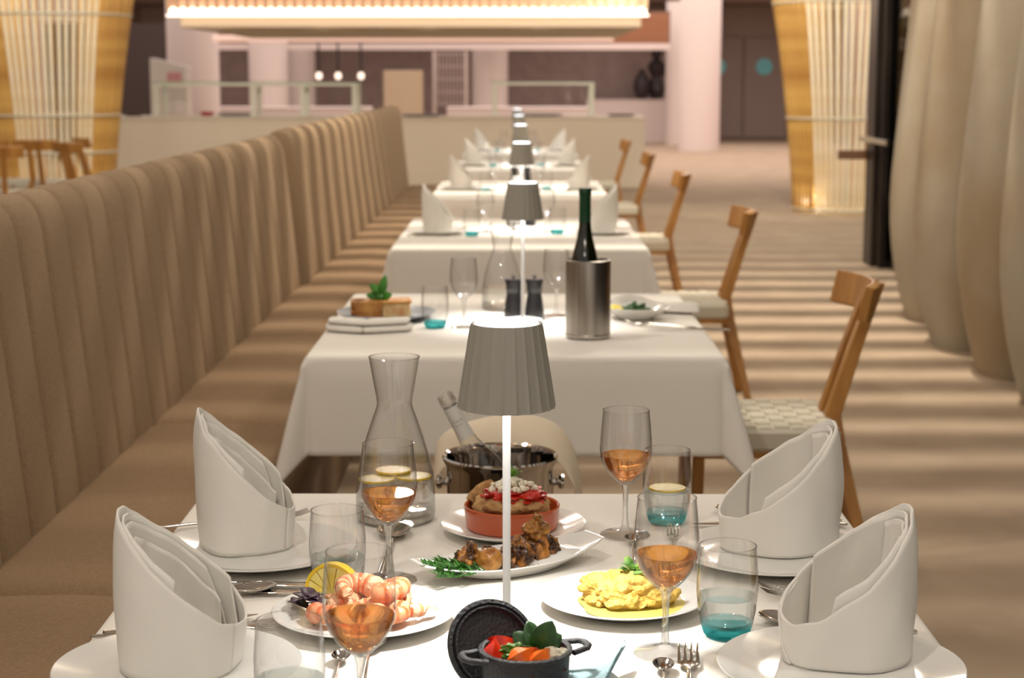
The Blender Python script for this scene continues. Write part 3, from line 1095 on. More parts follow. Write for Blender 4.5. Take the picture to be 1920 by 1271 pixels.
# ---------------------------------------------------------------- rusk dish
plate('side_plate', 962, 982, .107, 'white plate under the terracotta dish', 'white serving plates')
q = at(960, 972, .77)
o = MB().lathe([(0, .0), (.064, .0), (.068, .004), (.070, .026), (.0705, .034), (.0690, .0355), (.0665, .034), (.0655, .008), (0, .006)], 72).build('terracotta_dish', TERRA, loc=(q.x, q.y, .7572))
tag(o, 'round shallow terracotta dish on a white plate', 'dish')
dq = Vector((q.x, q.y, .7635))
CRUST = M('rusk_crust', (156, 110, 62), .9, c2=(206, 166, 112), scale=70, bump=.6, bscale=120)
TOM = M('grated_tomato', (178, 26, 14), .25, c2=(208, 54, 32), scale=60, bump=.4, bscale=130)
FETA = M('feta_cheese', (240, 234, 216), .6, c2=(226, 218, 192), scale=80, bump=.3, bscale=150)
HERB = M('herb_green', (74, 122, 30), .5, c2=(110, 160, 54), scale=60)
HERBD = M('dark_herb', (30, 66, 28), .45, c2=(52, 96, 44), scale=60)
t = empty('barley_rusk', 'brown barley rusk with red tomato and feta in the terracotta dish', 'rusk', dq)
m = MB()
m.blob((0, 0, .026), (.057, .047, .026), .18, 2.2, 3, 4)
m.build('bread', CRUST, t)
m = MB()
m.blob((.004, -.004, .044), (.042, .033, .012), .5, 3.5, 8, 4)
random.seed(4)
for i in range(60):
    a, r = random.uniform(0, 6.28), random.uniform(.018, .043)
    m.blob((.004 + r * math.cos(a), -.006 + r * .8 * math.sin(a), .041 + random.uniform(-.006, .006)), (.0055, .0045, .0045), .6, 2, i, 2)
m.build('tomato_topping', TOM, t)
m = MB()
for i in range(110):
    a, r = random.uniform(0, 6.28), random.uniform(0, .034) ** 1
    s = random.uniform(.003, .0062)
    m.blob((.002 + r * math.cos(a), -.005 + r * .75 * math.sin(a), .0545 + random.uniform(-.002, .004) + .010 * (1 - r / .031)), (s, s, s * .85), .5, 2, i, 1)
tt = m.build('feta_crumbs', FETA, t, sharp=25)
tt['kind'] = 'stuff'
m = MB()
for i in range(9):
    a = random.uniform(0, 6.28)
    m.leaf((.001, -.002, .066), (math.cos(a), math.sin(a) * .6, random.uniform(.7, 1.6)), random.uniform(.012, .022), .009)
m.build('parsley', HERB, t, solid=.0004)
m = MB()
m.blob((0, 0, 0), (.03, .012, .028), .3, 2, 9, 3)
tag(m.build('barley_rusk', CRUST, loc=dq + Vector((-.034, .026, .030))), 'piece of brown rusk leaning at the back left of the terracotta dish', 'rusk')

# ---------------------------------------------------------------- mushrooms on a boat plate
A, B = at(783, 1078, .765), at(1118, 1022, .765)
ctr = (A + B) / 2
ang = math.atan2(B.y - A.y, B.x - A.x)
Lp = (B - A).length / 2
m = MB()
rings = []


def boat(s, z):
    # pointed long plate: sides bowed, ends cut square
    pts = []
    n = 16
    W = .058 * s
    for i in range(n + 1):
        u = -1 + 2 * i / n
        pts.append((u * Lp * s, -W * (1 - .62 * u * u), z + .012 * abs(u) ** 3))
    for i in range(n + 1):
        u = 1 - 2 * i / n
        pts.append((u * Lp * s, W * (1 - .62 * u * u), z + .012 * abs(u) ** 3))
    return pts


m.rings([boat(.02, 0.0), boat(.55, 0.0), boat(.72, .002), boat(.98, .016), boat(1, .0175), boat(.985, .019), boat(.955, .018), boat(.74, .0065), boat(.55, .005), boat(.02, .005)])
bp = m.build('oblong_plate', CHINA, loc=(ctr.x, ctr.y, .7513), sharp=50)
bp.rotation_euler.z = ang
tag(bp, 'long boat shaped white plate of mushrooms in the middle of the table', 'plate')
BR = Matrix.Translation((ctr.x, ctr.y, .7513)) @ Matrix.Rotation(ang, 4, 'Z')
MUSH = M('fried_mushroom', (58, 32, 14), .28, c2=(186, 122, 52), scale=55, bump=.5, bscale=110, stretch=(1, 1, .6), lo=.42, hi=.62)
MUSHL = M('mushroom_cap_brown', (120, 72, 26), .2, c2=(206, 150, 74), scale=40, bump=.3, bscale=90)
MS = ((-.062, .008, .022, .020, 0, .9, 'leftmost grilled mushroom piece, behind the rosemary'), (-.038, -.010, .018, .017, 1, .3, 'round shiny mushroom cap just left of the lamp pole'), (-.030, .018, .022, .014, 0, .5, 'flat mushroom piece behind the round cap'),
      (-.004, -.003, .020, .016, 0, 1.2, 'mushroom piece directly behind the lamp pole'), (.018, .002, .024, .020, 0, 2.0, 'dark striped mushroom right of the lamp pole'), (.044, .004, .022, .019, 0, .2, 'dark ragged mushroom third from the right'),
      (.062, .012, .024, .020, 0, 2.5, 'dark mushroom at the right end of the pile'), (.050, .014, .020, .018, 0, 1.0, 'orange brown mushroom on top of the pile'))
for i, (x, y, sx, sz, k, rz, lb) in enumerate(MS):
    p = BR @ Vector((x, y, 0))
    top = i == 7
    m = MB()
    if k:
        m.blob((0, 0, sz), (sx, sx * .9, sz), .1, 1.5, i, 4)
        m.blob((.004, -.002, .003), (.008, .008, .005), .2, 2, i, 2)
    else:
        m.blob((0, 0, sz * .82), (sx, sx * .72, sz * .8), .55, 1.7, i + 2, 4)
        m.blob((.008, .002, sz * 1.35), (sx * .62, sx * .36, sz * .55), .6, 2.2, i + 5, 3, rot=(.3, .5, rz))
        m.blob((-.012, .0, sz * .9), (sx * .4, sx * .5, sz * .7), .6, 2.6, i + 9, 3)
    o = m.build('grilled_mushroom', MUSHL if k or top else MUSH, loc=(p.x, p.y, .756 + (.026 if top else 0)), sharp=45)
    o.rotation_euler.z = rz
    tag(o, lb, 'mushroom', 'grilled mushrooms on the boat plate')
m = MB()
random.seed(11)
for sp in range(15):
    a = random.uniform(-.7, .5) + PI
    bx, by = random.uniform(-.100, -.050), random.uniform(-.034, .004)
    n = 9
    p0 = Vector((bx, by, .012))
    d = Vector((math.cos(a), math.sin(a) * .8, random.uniform(.05, .35))).normalized()
    ln = random.uniform(.035, .055)
    m.tube([p0 + d * ln * k / 4 for k in range(5)], .0009, 5)
    for k in range(n):
        c = p0 + d * ln * k / n
        for s in (-1, 1):
            m.leaf(c, d * .7 + Vector((random.uniform(-.5, .5), s * .8, random.uniform(.2, .9))), random.uniform(.010, .017), .0042, n=3)
o = m.build('rosemary', M('rosemary_green', (34, 86, 24), .5, c2=(70, 132, 44), scale=80), solid=.0005)
o.matrix_world = BR
tag(o, 'bunch of fresh rosemary on the left end of the boat plate', 'herb')
m = MB()
for i in range(300):
    r = random.gauss(0, 1)
    x, y = .085 + random.gauss(0, .014), .004 + random.gauss(0, .010)
    if i < 70:
        x, y = .02 + random.uniform(-.03, .05), -.022 + random.gauss(0, .003)
    s = random.uniform(.0004, .0009)
    m.box(x, x + s, y, y + s, .0075, .0075 + s)
o = m.build('crushed_oregano', M('oregano', (122, 100, 52), .9), smooth=False)
o.matrix_world = BR
tag(o, 'sprinkle of dried oregano on the right of the mushrooms', 'herb', kind='stuff')

# ---------------------------------------------------------------- yellow puree
plate('side_plate', 1168, 1118, .106, 'white plate holding the yellow puree', 'white serving plates')
q = at(1178, 1122, .765)
m = MB().lathe([(0, 0), (.066, 0), (.068, .0012), (.062, .002), (0, .0022)], 48, rf=lambda r, z, a: r * (1 + .05 * math.sin(3 * a + 1) + .03 * math.sin(7 * a)))
tag(m.build('olive_oil_pool', M('yellow_oil', (224, 214, 112), .1, coat=.5), loc=(q.x + .004, q.y - .002, .7582)), 'pool of yellow green oil under the puree', 'oil')
m = MB()
import bmesh
bm = bmesh.new()
bmesh.ops.create_icosphere(bm, subdivisions=6, radius=1)
for v in bm.verts:
    c = v.co
    k = 1 + .30 * noise.noise(c * 1.7 + Vector((4, 2, 9))) + .13 * noise.noise(c * 4 + Vector((1, 7, 3))) + .045 * noise.noise(c * 11) + .02 * noise.noise(c * 24)
    v.co = Vector((c.x * .056 * k, c.y * .044 * k + .006, .013 + c.z * .026 * k + .004 * noise.noise(c * 7)))
bm.verts.ensure_lookup_table()
m.add([tuple(v.co) for v in bm.verts], [tuple(v.index for v in f.verts) for f in bm.faces])
bm.free()
random.seed(8)
for i in range(90):
    a = random.uniform(0, 6.28)
    r = random.uniform(.55, 1) ** .5
    s = random.uniform(.002, .0055)
    m.blob((.053 * r * math.cos(a), .006 + .042 * r * math.sin(a), .002 + .026 * (1 - r * r) + .004 * random.random()), (s, s, s * .8), .5, 2, i, 2)
tag(m.build('yellow_puree', M('fava_puree', (232, 198, 108), .6, c2=(218, 178, 80), scale=40, bump=.35, bscale=130), loc=(q.x, q.y, .7605), sharp=60), 'mound of lumpy yellow puree on the plate right of the lamp', 'puree')
m = MB()
for i in range(22):
    a, r = random.uniform(0, 6.28), random.uniform(0, .016)
    if i < 12:
        m.leaf((.010 + r * math.cos(a), .004 + r * math.sin(a), .040), (math.cos(a), math.sin(a), random.uniform(.3, 1.4)), random.uniform(.010, .019), .010)
    else:
        m.tube([(.010 + r * math.cos(a), .004 + r * math.sin(a), .041), (.012 + r * math.cos(a + .6) * 1.2, .004 + r * math.sin(a) * 1.2, .044)], .0028, 7)
tag(m.build('spring_onion_garnish', M('spring_onion', (62, 122, 42), .4, c2=(150, 190, 96), scale=60), loc=(q.x, q.y, .760), solid=.0004), 'chopped green herbs on top of the yellow puree', 'herb')

# ---------------------------------------------------------------- prawns
plate('side_plate', 683, 1146, .113, 'white plate of prawns at the left of the lamp', 'white serving plates')
q = at(690, 1148, .765)
PR = M('prawn_shell', (238, 160, 108), .3, c2=(246, 206, 168), scale=60, bump=.5, bscale=160, lo=.3, hi=.6)
PRR = M('prawn_red', (222, 112, 70), .3, c2=(242, 176, 132), scale=40)
PRD = M('prawn_bands', (214, 96, 52), .3, c2=(238, 150, 100), scale=60, bump=.4)
GR = 'prawns on the white plate'


def prawn(x, y, z, rz, s, tilt, label, mat=PR):
    t = empty('prawn', label, 'prawn', (q.x + x, q.y + y, .7585 + z), rz, GR)
    pts, rad = [], []
    for i in range(29):
        u = i / 28
        a = -2.3 + 3.9 * u
        R = .0205 * s * (1 - .25 * u)
        pts.append((R * math.cos(a), R * math.sin(a) * .9, .010 * s + .006 * tilt * math.sin(u * 3)))
        rad.append(s * (.0118 - .0065 * u) * (1 + .13 * (i % 4) / 3) * (.75 if i == 0 else 1))
    MB().tube(pts, rad, 14, up=(0, 0, 1)).build('body', mat, t, sharp=60)
    mb = MB()
    for k in range(4, 25, 4):
        mb.tube([pts[k], pts[k + 1], pts[k + 2]], [rad[k] * 1.03, rad[k] * 1.09, rad[k] * .98], 14, up=(0, 0, 1))
    mb.build('shell_bands', PRD, t)
    e = Vector(pts[-1])
    m = MB()
    for k in (-1, 0, 1):
        m.leaf(e, (-.6 + .4 * k, .8, .1 * k), .016 * s, .009 * s)
    m.build('tail', PRR, t, solid=.0006)
    return t


for a in ((-.040, .020, 0, .4, 1.15, 1, 'prawn at the back left next to the lemon wedge', PR), (-.010, .026, .004, 1.9, 1.2, 1, 'prawn at the back middle of the plate', PRR), (.028, .022, 0, 3.0, 1.1, 1, 'prawn at the back right of the plate', PR), (.052, -.004, 0, 4.2, 1.25, 1, 'large pale prawn at the right side of the plate', PR),
          (.030, -.026, 0, 5.6, 1.05, 1, 'red prawn at the front right of the plate', PRR), (-.004, -.020, 0, .9, 1.15, 1, 'prawn at the front middle of the plate', PR), (-.040, -.022, 0, 5.2, 1.1, 1, 'prawn at the front left of the plate', PRR), (-.012, .002, .020, 2.6, 1.2, 1, 'prawn on top of the pile, left', PR), (.022, .002, .022, .2, 1.15, 1, 'red prawn on top of the pile, right', PRR)):
    prawn(*a)
p = at(592, 1153, .77)
tag(MB().blob((0, 0, .009), (.011, .009, .009), .1, 2, 1, 3).build('garlic_clove', M('roast_garlic', (226, 190, 150), .3), loc=(p.x, p.y, .759)), 'small roast garlic clove at the left of the prawns', 'garlic')
# lemon wedge
p = at(625, 1105, .775)
t = empty('lemon_wedge', 'lemon wedge standing behind the prawns', 'lemon', (p.x, p.y + .01, .7645), -.35)
t.scale = (1.15, 1.15, 1.15)
m = MB()
rings = []
for i in range(15):
    a = PI * i / 14
    R = .033
    rings.append([(R * math.cos(a), -.0005, .004 + R * math.sin(a) * .98), (R * .93 * math.cos(a), -.011 * math.sin(a) - .001, .004 + R * .93 * math.sin(a) * .98), (0.0, .0, .003)])
flesh = MB()
for i in range(7):
    a0, a1 = PI * (i + .06) / 7, PI * (i + .94) / 7
    flesh.rings([[(0.001 * math.cos(a0), y, .003) for _ in range(1)] + [(.029 * math.cos(a0 + (a1 - a0) * k / 5), y, .004 + .029 * math.sin(a0 + (a1 - a0) * k / 5)) for k in range(6)] for y in (-.0065, .006)])
flesh.build('flesh', M('lemon_pulp', (244, 218, 90), .25, c2=(250, 236, 150), scale=60), t)
rind = MB()
rind.rings([[(r * math.cos(PI * k / 20), y, .004 + r * math.sin(PI * k / 20)) for k in range(21)] + [(r2 * math.cos(PI * k / 20), y, .004 + r2 * math.sin(PI * k / 20)) for k in range(20, -1, -1)] for y, r, r2 in ((-.006, .033, .0295), (.0055, .033, .0295))])
rind.build('rind', M('lemon_rind', (244, 208, 40), .4), t)
box(-.030, .030, -.0045, .0045, .002, .004).build('pith', M('lemon_pith', (246, 238, 206), .6), t)
p = at(572, 1134, .77)
m = MB()
random.seed(3)
for i in range(9):
    a = random.uniform(2.0, 5.4)
    m.leaf((random.uniform(-.004, .012), random.uniform(-.01, .01), .004 + .002 * i), (math.cos(a), math.sin(a), random.uniform(-.1, .4)), random.uniform(.022, .034), .018)
tag(m.build('purple_basil', M('purple_leaf', (44, 26, 44), .4, c2=(70, 44, 66), scale=50), loc=(p.x, p.y, .762), solid=.0006), 'dark purple basil leaves at the left edge of the prawn plate', 'herb')
m = MB()
for i in range(40):
    a, r = random.uniform(-1.2, 1.3), random.uniform(.07, .10)
    s = random.uniform(.0005, .001)
    m.box(r * math.cos(a), r * math.cos(a) + s, r * math.sin(a) * .9, r * math.sin(a) * .9 + s, 0, s)
p = at(683, 1146, .765)
tag(m.build('pepper_specks', M('pepper', (110, 60, 40), .8), smooth=False, loc=(p.x, p.y, .7665)), 'scattered pepper specks on the prawn plate rim', 'pepper', kind='stuff')

# ---------------------------------------------------------------- cast iron pot
plate('side_plate', 985, 1292, .105, 'white plate under the black cast iron pot', 'white serving plates')
q = at(985, 1300, .757)
t = empty('cast_iron_pot', 'small black cast iron pot of tomato salad, nearest the camera', 'pot', (q.x, q.y, .7575))
MB().lathe([(0, 0), (.040, 0), (.045, .003), (.0465, .02), (.048, .046), (.0505, .0475), (.0505, .0505), (.0475, .052), (.0445, .0505), (.0435, .006), (0, .005)], 64).build('body', IRON, t)
for s in (-1, 1):
    m = MB()
    c = Vector((s * .0495, 0, .0455))
    pr = [Vector((s * .048, -.019, .0455)), Vector((s * .066, -.013, .047)), Vector((s * .070, -.006, .0475)), Vector((s * .070, .006, .0475)), Vector((s * .066, .013, .047)), Vector((s * .048, .019, .0455))]
    m.tube(pr, .0046, 10, flat=.7, up=(0, 0, 1))
    m.build('handle', IRON, t, sharp=60).rotation_euler.z = .35
# lid leaning on the pot, underside toward the camera
lq = at(925, 1262, .757)
t = empty('pot_lid', 'round black cast iron lid leaning against the pot', 'lid', (lq.x, q.y + .030, .7595 + .0400))
t.rotation_euler = (math.radians(62), math.radians(0), math.radians(24))
MB().lathe([(0, .006), (.046, .006), (.0505, .004), (.0525, 0), (.0515, -.0025), (.0475, -.003), (.0468, -.0005), (.0455, .0005), (.044, -.0045), (.0425, -.0045), (.0415, .001), (.040, .003), (0, .0035)], 72).build('disc', IRON, t).rotation_euler.x = PI
MB().lathe([(.004, -.02), (.008, -.018), (.008, -.014), (.004, -.006)], 20, cap=True).build('knob', IRON, t)
TR = M('tomato_red', (206, 36, 20), .2, c2=(226, 66, 30), scale=30, coat=.3)
TO = M('tomato_orange', (228, 92, 24), .2, c2=(236, 130, 50), scale=50, coat=.3)
GT2 = 'tomato wedges in the pot'
for x, y, z, rx, ry, rz, mt, lb in ((-.022, .014, .046, .3, .5, .4, TR, 'red tomato wedge at the back of the pot'), (-.034, -.008, .044, .2, -1.0, 1.3, TR, 'red tomato wedge at the left rim of the pot'), (-.006, -.024, .046, .6, -.3, .5, TO, 'orange tomato wedge at the front of the pot'),
                                    (.014, -.026, .044, .3, -.2, .9, TO, 'orange red tomato wedge at the front right of the pot'), (.004, .022, .044, .4, .2, 2.2, TR, 'red tomato wedge behind the salad leaves')):
    m = MB()
    R = .024
    rings = []
    for i in range(11):
        a = PI * i / 10
        w = math.sin(a) * .014 + .0004
        rings.append([(R * math.cos(a) * 1.0, 0, R * .55 * math.sin(a)), (R * .5 * math.cos(a), w * .8, R * .25 * math.sin(a)), (R * .1 * math.cos(a), w * .5, -.004 * math.sin(a)), (R * .1 * math.cos(a), -w * .5, -.004 * math.sin(a)), (R * .5 * math.cos(a), -w * .8, R * .25 * math.sin(a))])
    m.rings(rings)
    o = m.build('tomato_wedge', mt, loc=(q.x + x, q.y + y, .7575 + z), sharp=35)
    o.rotation_euler = (rx, ry, rz)
    tag(o, lb, 'tomato wedge', GT2)
tag(MB().blob((0, 0, 0), (.020, .011, .009), .5, 3, 3, 4).blob((.006, -.008, 0), (.016, .008, .006), .5, 3, 7, 3).build('green_pesto', M('pesto', (92, 132, 30), .45, c2=(54, 96, 20), scale=90, bump=.5, bscale=160), loc=(q.x - .013, q.y - .006, .7575 + .047)), 'spoonful of green pesto among the tomatoes in the pot', 'pesto')
tag(MB().blob((0, 0, 0), (.041, .041, .006), .3, 3, 3, 4).build('tomato_salad', M('salad_red', (150, 34, 18), .3, c2=(86, 20, 14), scale=60, bump=.3), loc=(q.x, q.y, .7575 + .034)), 'dark red salad base filling the iron pot', 'salad', kind='stuff')
tag(MB().blob((0, 0, 0), (.010, .008, .007), .4, 2, 5, 3).blob((.012, .003, -.001), (.008, .007, .006), .5, 2, 6, 3).blob((.002, -.007, -.002), (.008, .006, .005), .5, 2, 8, 3).build('feta_chunk', FETA, loc=(q.x + .028, q.y - .012, .7575 + .048), sharp=50), 'white feta chunks at the right rim of the pot', 'cheese')
m = MB()
m.leaf((.006, .004, .046), (-.75, .25, .75), .027, .020, up=(.5, -1, 0), curl=.1, n=10)
m.leaf((.010, .006, .046), (-.25, .35, 1), .032, .021, up=(.5, -1, 0), curl=.1, n=10)
m.leaf((.014, .002, .046), (.42, -.1, 1), .038, .028, up=(-.2, -1, .1), curl=.1, n=10)
m.leaf((.016, .008, .046), (.95, .2, .6), .028, .020, up=(-.5, -1, .1), curl=.1, n=10)
m.leaf((.002, -.002, .046), (-.1, -.4, .35), .018, .013, n=6)
tag(m.build('salad_leaves', HERBD, loc=(q.x, q.y, .7575), solid=.0012), 'rounded dark green salad leaves standing in the iron pot', 'leaves')
# pale blue paper napkin
a = [at(x, y, .775) for x, y in ((1060, 1256), (1174, 1212), (1135, 1285), (1040, 1330))]
m = MB()
n = 10
bl, br_, fr_, fl_ = [Vector((v.x, v.y, 0)) for v in a]
rings = []
for i in range(n + 1):
    u = i / n
    p0, p1 = bl.lerp(br_, u), fl_.lerp(fr_, u)
    z = .003 + .010 * u ** 2
    rings.append([tuple(p0 + Vector((0, 0, z))), tuple(p0.lerp(p1, .5) + Vector((0, 0, z + .001))), tuple(p1 + Vector((0, 0, z - .001)))])
m.rings(rings, cap=False, closed=False)
rings = [[(x, y, z * .45 + .0005) for x, y, z in r] for r in rings]
m.rings(rings, cap=False, closed=False)
tag(m.build('paper_napkin', M('blue_paper', (158, 192, 200), .85, c2=(176, 206, 212), scale=120, bump=.5, bscale=260), loc=(0, 0, .771), solid=.0008), 'folded pale blue paper napkin right of the iron pot', 'napkin')

# ---------------------------------------------------------------- wine bucket on its stand behind the table
q = at(938, 850, .735)
bx_, by_ = q.x, q.y
t = empty('bucket_stand', 'metal pedestal stand carrying the wine bucket behind the nearest table', 'stand', (bx_, by_, 0))
MB().lathe([(0, 0), (.13, 0), (.135, .01), (.03, .025), (.018, .05), (.018, .50), (.085, .515), (.1, .52), (.1, .528), (0, .528)], 40).build('column', STEEL, t)
t = empty('wine_bucket', 'polished steel wine bucket behind the nearest table', 'bucket', (bx_, by_, .529))
MB().lathe([(0, 0), (.085, 0), (.092, .004), (.096, .03), (.0985, .185), (.105, .197), (.106, .202), (.103, .205), (.098, .202), (.0955, .185), (.092, .03), (.085, .008), (0, .006)], 72).build('shell', CHROME, t)
for s in (-1, 1):
    MB().lathe([(.004, 0), (.008, .002), (.008, .008), (.0055, .011), (.012, .014), (.014, .018), (.012, .023), (.002, .025)], 24, Matrix.Translation((s * .093, -.005, .155)) @ Matrix.Rotation(s * PI / 2, 4, 'Y'), cap=True).build('knob_handle', CHROME, t)
# bottle leaning in the bucket
t = empty('wine_bottle', 'clear wine bottle with a white neck label leaning in the steel bucket', 'bottle', (bx_ - .012, by_ - .0, .560))
n_ = at(833, 742, .83)
tipw = Vector((n_.x, by_ - .02, 0))
top = atY(833, 740, by_ - .01)
d = (top - Vector((bx_ + .035, by_ + .01, .575)))
Lb = d.length
t.location = (bx_ + .035, by_ + .01, .575)
t.rotation_euler = d.to_track_quat('Z', 'Y').to_euler()
s = Lb / .30
MB().lathe([(0, 0), (.036, 0), (.037, .004), (.037, Lb - .165), (.034, Lb - .145), (.024, Lb - .12), (.0165, Lb - .095), (.014, Lb - .07), (.0135, Lb - .02)], 40).build('glass_body', GLASS, t)
MB().lathe([(.0136, Lb - .02), (.0155, Lb - .018), (.0155, Lb - .010), (.0142, Lb - .008), (.015, Lb - .002), (.0145, Lb), (.0105, Lb), (.0105, Lb - .02)], 40).build('glass_mouth', STEM, t)
lbm = MB().lathe([(.0150, Lb - .086), (.0160, Lb - .088), (.0149, Lb - .070), (.0144, Lb - .024), (.0139, Lb - .024)], 40, cap=False)
lo = lbm.build('neck_label', M('label_paper', (216, 214, 208), .6), t)
def letters(parent, name, items, mat):
    """items: (text, size, matrix); every letter as real mesh, one mesh in all"""
    mb = MB()
    for body, size, mx in items:
        cu = bpy.data.curves.new(name, 'FONT')
        cu.body, cu.size, cu.align_x, cu.align_y, cu.extrude = body, size, 'CENTER', 'CENTER', .00006
        tmp = bpy.data.objects.new(name, cu)
        me = bpy.data.meshes.new_from_object(tmp)
        mb.add([v.co for v in me.vertices], [tuple(p.vertices) for p in me.polygons], mx)
        bpy.data.objects.remove(tmp)
        bpy.data.curves.remove(cu)
        bpy.data.meshes.remove(me)
    return mb.build(name, mat, parent, smooth=False)


INK = M('grey_ink', (96, 92, 92), .6)
# small wrapped lettering: letters set one by one around the neck
inv = t.matrix_basis.inverted()
bpy.context.view_layer.update()
cl = (t.rotation_euler.to_matrix().inverted() @ (Vector((0, 0, CAMZ)) - Vector(t.location))).normalized()
a0 = math.atan2(cl.y, cl.x) - .1
its = []
for row, (txt, zz, sz) in enumerate((('C(A)R', Lb - .052, .0052), ('WINERY', Lb - .060, .0034))):
    for k, chx in enumerate(txt):
        a = a0 + (k - (len(txt) - 1) / 2) * sz * .8 / .0143
        its.append((chx, sz, Matrix.Translation((.0150 * math.cos(a), .0150 * math.sin(a), zz)) @ Euler((PI / 2, 0, a + PI / 2)).to_matrix().to_4x4()))
letters(lo, 'lettering', its, INK)
# napkin draped behind the bucket over a chair-height frame
m = MB()
path = [(-.128, .69), (-.122, .722), (-.10, .742), (-.06, .760), (-.01, .770), (.04, .770), (.085, .760), (.115, .742), (.134, .705), (.143, .65), (.150, .58), (.158, .50), (.168, .42), (.176, .36)]
rings = []
for i, (px_, pz_) in enumerate(path):
    r = []
    for j in range(13):
        v = j / 12
        sag = .05 * (1 - v) ** 4 + .10 * max(0, v - .7)
        fold = .006 * math.sin(9 * v + i * .35) * (i / 13)
        r.append((bx_ + px_ + fold + (.01 * v if i > 7 else 0), by_ + .112 + .13 * v - (.05 * (i - 7) / 6 if i > 7 else 0), pz_ - (sag if i < 9 else 0) - .003 * math.sin(7 * v + i)))
    rings.append(r)
m.rings(rings, cap=False, closed=False)
tag(m.build('service_cloth', M('beige_cloth', (222, 208, 184), .85, bump=.05, bscale=700), solid=.003, sub=1, sharp=180), 'cream service cloth draped behind and beside the steel bucket', 'cloth')
# ================================================================ second table
G2 = 'place setting on the second table'
q = at(725, 588, .765)
tag(MB().lathe(plate_prof(.140, .022), 72).build('dinner_plate', M('blue_grey_plate', (178, 188, 196), .25, c2=(150, 162, 174), scale=18, coat=.3), loc=(q.x, q.y, .7512)), 'blue grey plate of moussaka on the second table', 'plate')
t = empty('moussaka_slice', 'browned slice of moussaka with pale cream side on the blue grey plate', 'food', (q.x - .012, q.y - .02, .7605), .12)
m = MB()
m.rings([[(x * 1.0, y, z) for x, y in ((-.085, -.04), (.0, -.045), (.0, .045), (-.085, .04))] for z in (0, .045)])
m2 = MB()
m2.blob((-.042, 0, .024), (.062, .060, .036), .30, 2.6, 5, 5)
m2.blob((-.062, -.012, .040), (.022, .022, .014), .5, 3, 7, 3)
m2.v = [(max(-.085, min(0, x)), max(-.043, min(.043, y)), max(0, min(.047, z))) for x, y, z in m2.v]
m2.build('browned_half', M('browned_crust', (150, 86, 24), .5, c2=(206, 150, 74), scale=34, bump=.5, bscale=70), t)
m2 = MB()
m2.rings([[(x, y, z) for x, y in ((.0, -.043), (.078, -.036), (.080, .040), (.0, .045))] for z in (0, .040)])
m2.build('cream_half', M('bechamel', (232, 206, 150), .5, c2=(198, 120, 70), scale=26, bump=.3, lo=.5, hi=.75), t, bevel=.006)
m2 = MB()
m2.rings([[(x, y, z) for x, y in ((.0, -.045), (.082, -.038), (.082, .042), (.0, .045))] for z in (.040, .047)])
m2.build('toasted_top', M('toasted', (206, 136, 58), .5, c2=(226, 170, 96), scale=30, bump=.4), t, bevel=.003)
m = MB()
for d, l, w in (((-.8, 0, .75), .046, .020), ((.2, .1, 1), .056, .020), ((-.9, 0, .15), .044, .020), ((.6, -.3, .2), .036, .022), ((-.2, -.6, .1), .032, .022)):
    m.leaf((0, 0, .012 if d[2] > .5 else .004), d, l, w * 1.15, up=(0, -1, .35))
m.tube([(0, 0, -.008), (.004, 0, .03)], .0014, 6)
tag(m.build('mint_sprig', M('mint_green', (44, 110, 30), .5, c2=(76, 146, 44), scale=50), loc=(q.x - .012, q.y - .02, .8085), solid=.0006), 'green mint sprig on top of the moussaka', 'herb')

q = at(692, 617, .76)
t = empty('napkin_bundle', 'flat folded cream napkin in front of the blue grey plate', 'napkin', (q.x, q.y, .7516), .0)
for k, (x0, x1, y0, y1, z, th) in enumerate(((-.118, -.012, .030, -.018, .0, .019), (-.016, .112, -.020, .032, .0, .019), (-.112, -.008, .036, -.010, .019, .015), (-.012, .106, -.012, .036, .019, .015))):
    m = MB()
    rings = []
    for i in range(13):
        u = i / 12
        x = x0 + (x1 - x0) * u
        yf = y0 + (y1 - y0) * u - .022
        e = (1 - abs(2 * u - 1) ** 8 * .35)
        rr = []
        for j in range(16):
            a = 2 * PI * j / 16
            cy = .036
            yy = yf + cy + cy * max(-1, min(1, 1.25 * math.cos(a)))
            rr.append((x, yy, z + th / 2 + th / 2 * e * math.sin(a) + .0012 * noise.noise(Vector((x * 30, yy * 40, k)))))
        rings.append(rr)
    m.rings(rings)
    m.build('fold', NAPKIN, t, sub=1, sharp=180)
put(tumbe, 816, 612, 'empty water glass with teal base beside the moussaka plate', 'water glasses on the second table')
put(winee, 870, 612, 'empty wine glass left of the lamp on the second table', 'empty wine glasses on the second table')
put(winee, 1043, 590, 'empty wine glass between the black mills and the steel wine cooler', 'empty wine glasses on the second table')
q = at(942, 577)
dup(c0, (q.x, q.y, .7515), 0, 'glass carafe half hidden by the black mills on the second table', 'glass carafes')


def make_mill():
    t = empty('pepper_mill', '', 'mill')
    MB().lathe([(0, 0), (.024, 0), (.026, .003), (.0265, .02), (.023, .05), (.0195, .07), (.021, .084), (.0225, .086), (.0225, .088), (.021, .0885), (.0215, .095), (.025, .110), (.0245, .113), (0, .1135)], 32).build('body', BLACK, t)
    MB().lathe([(.002, .113), (.004, .115), (.006, .119), (.0055, .123), (.002, .126), (0, .1262)], 20).build('knob', STEEL, t)
    return t


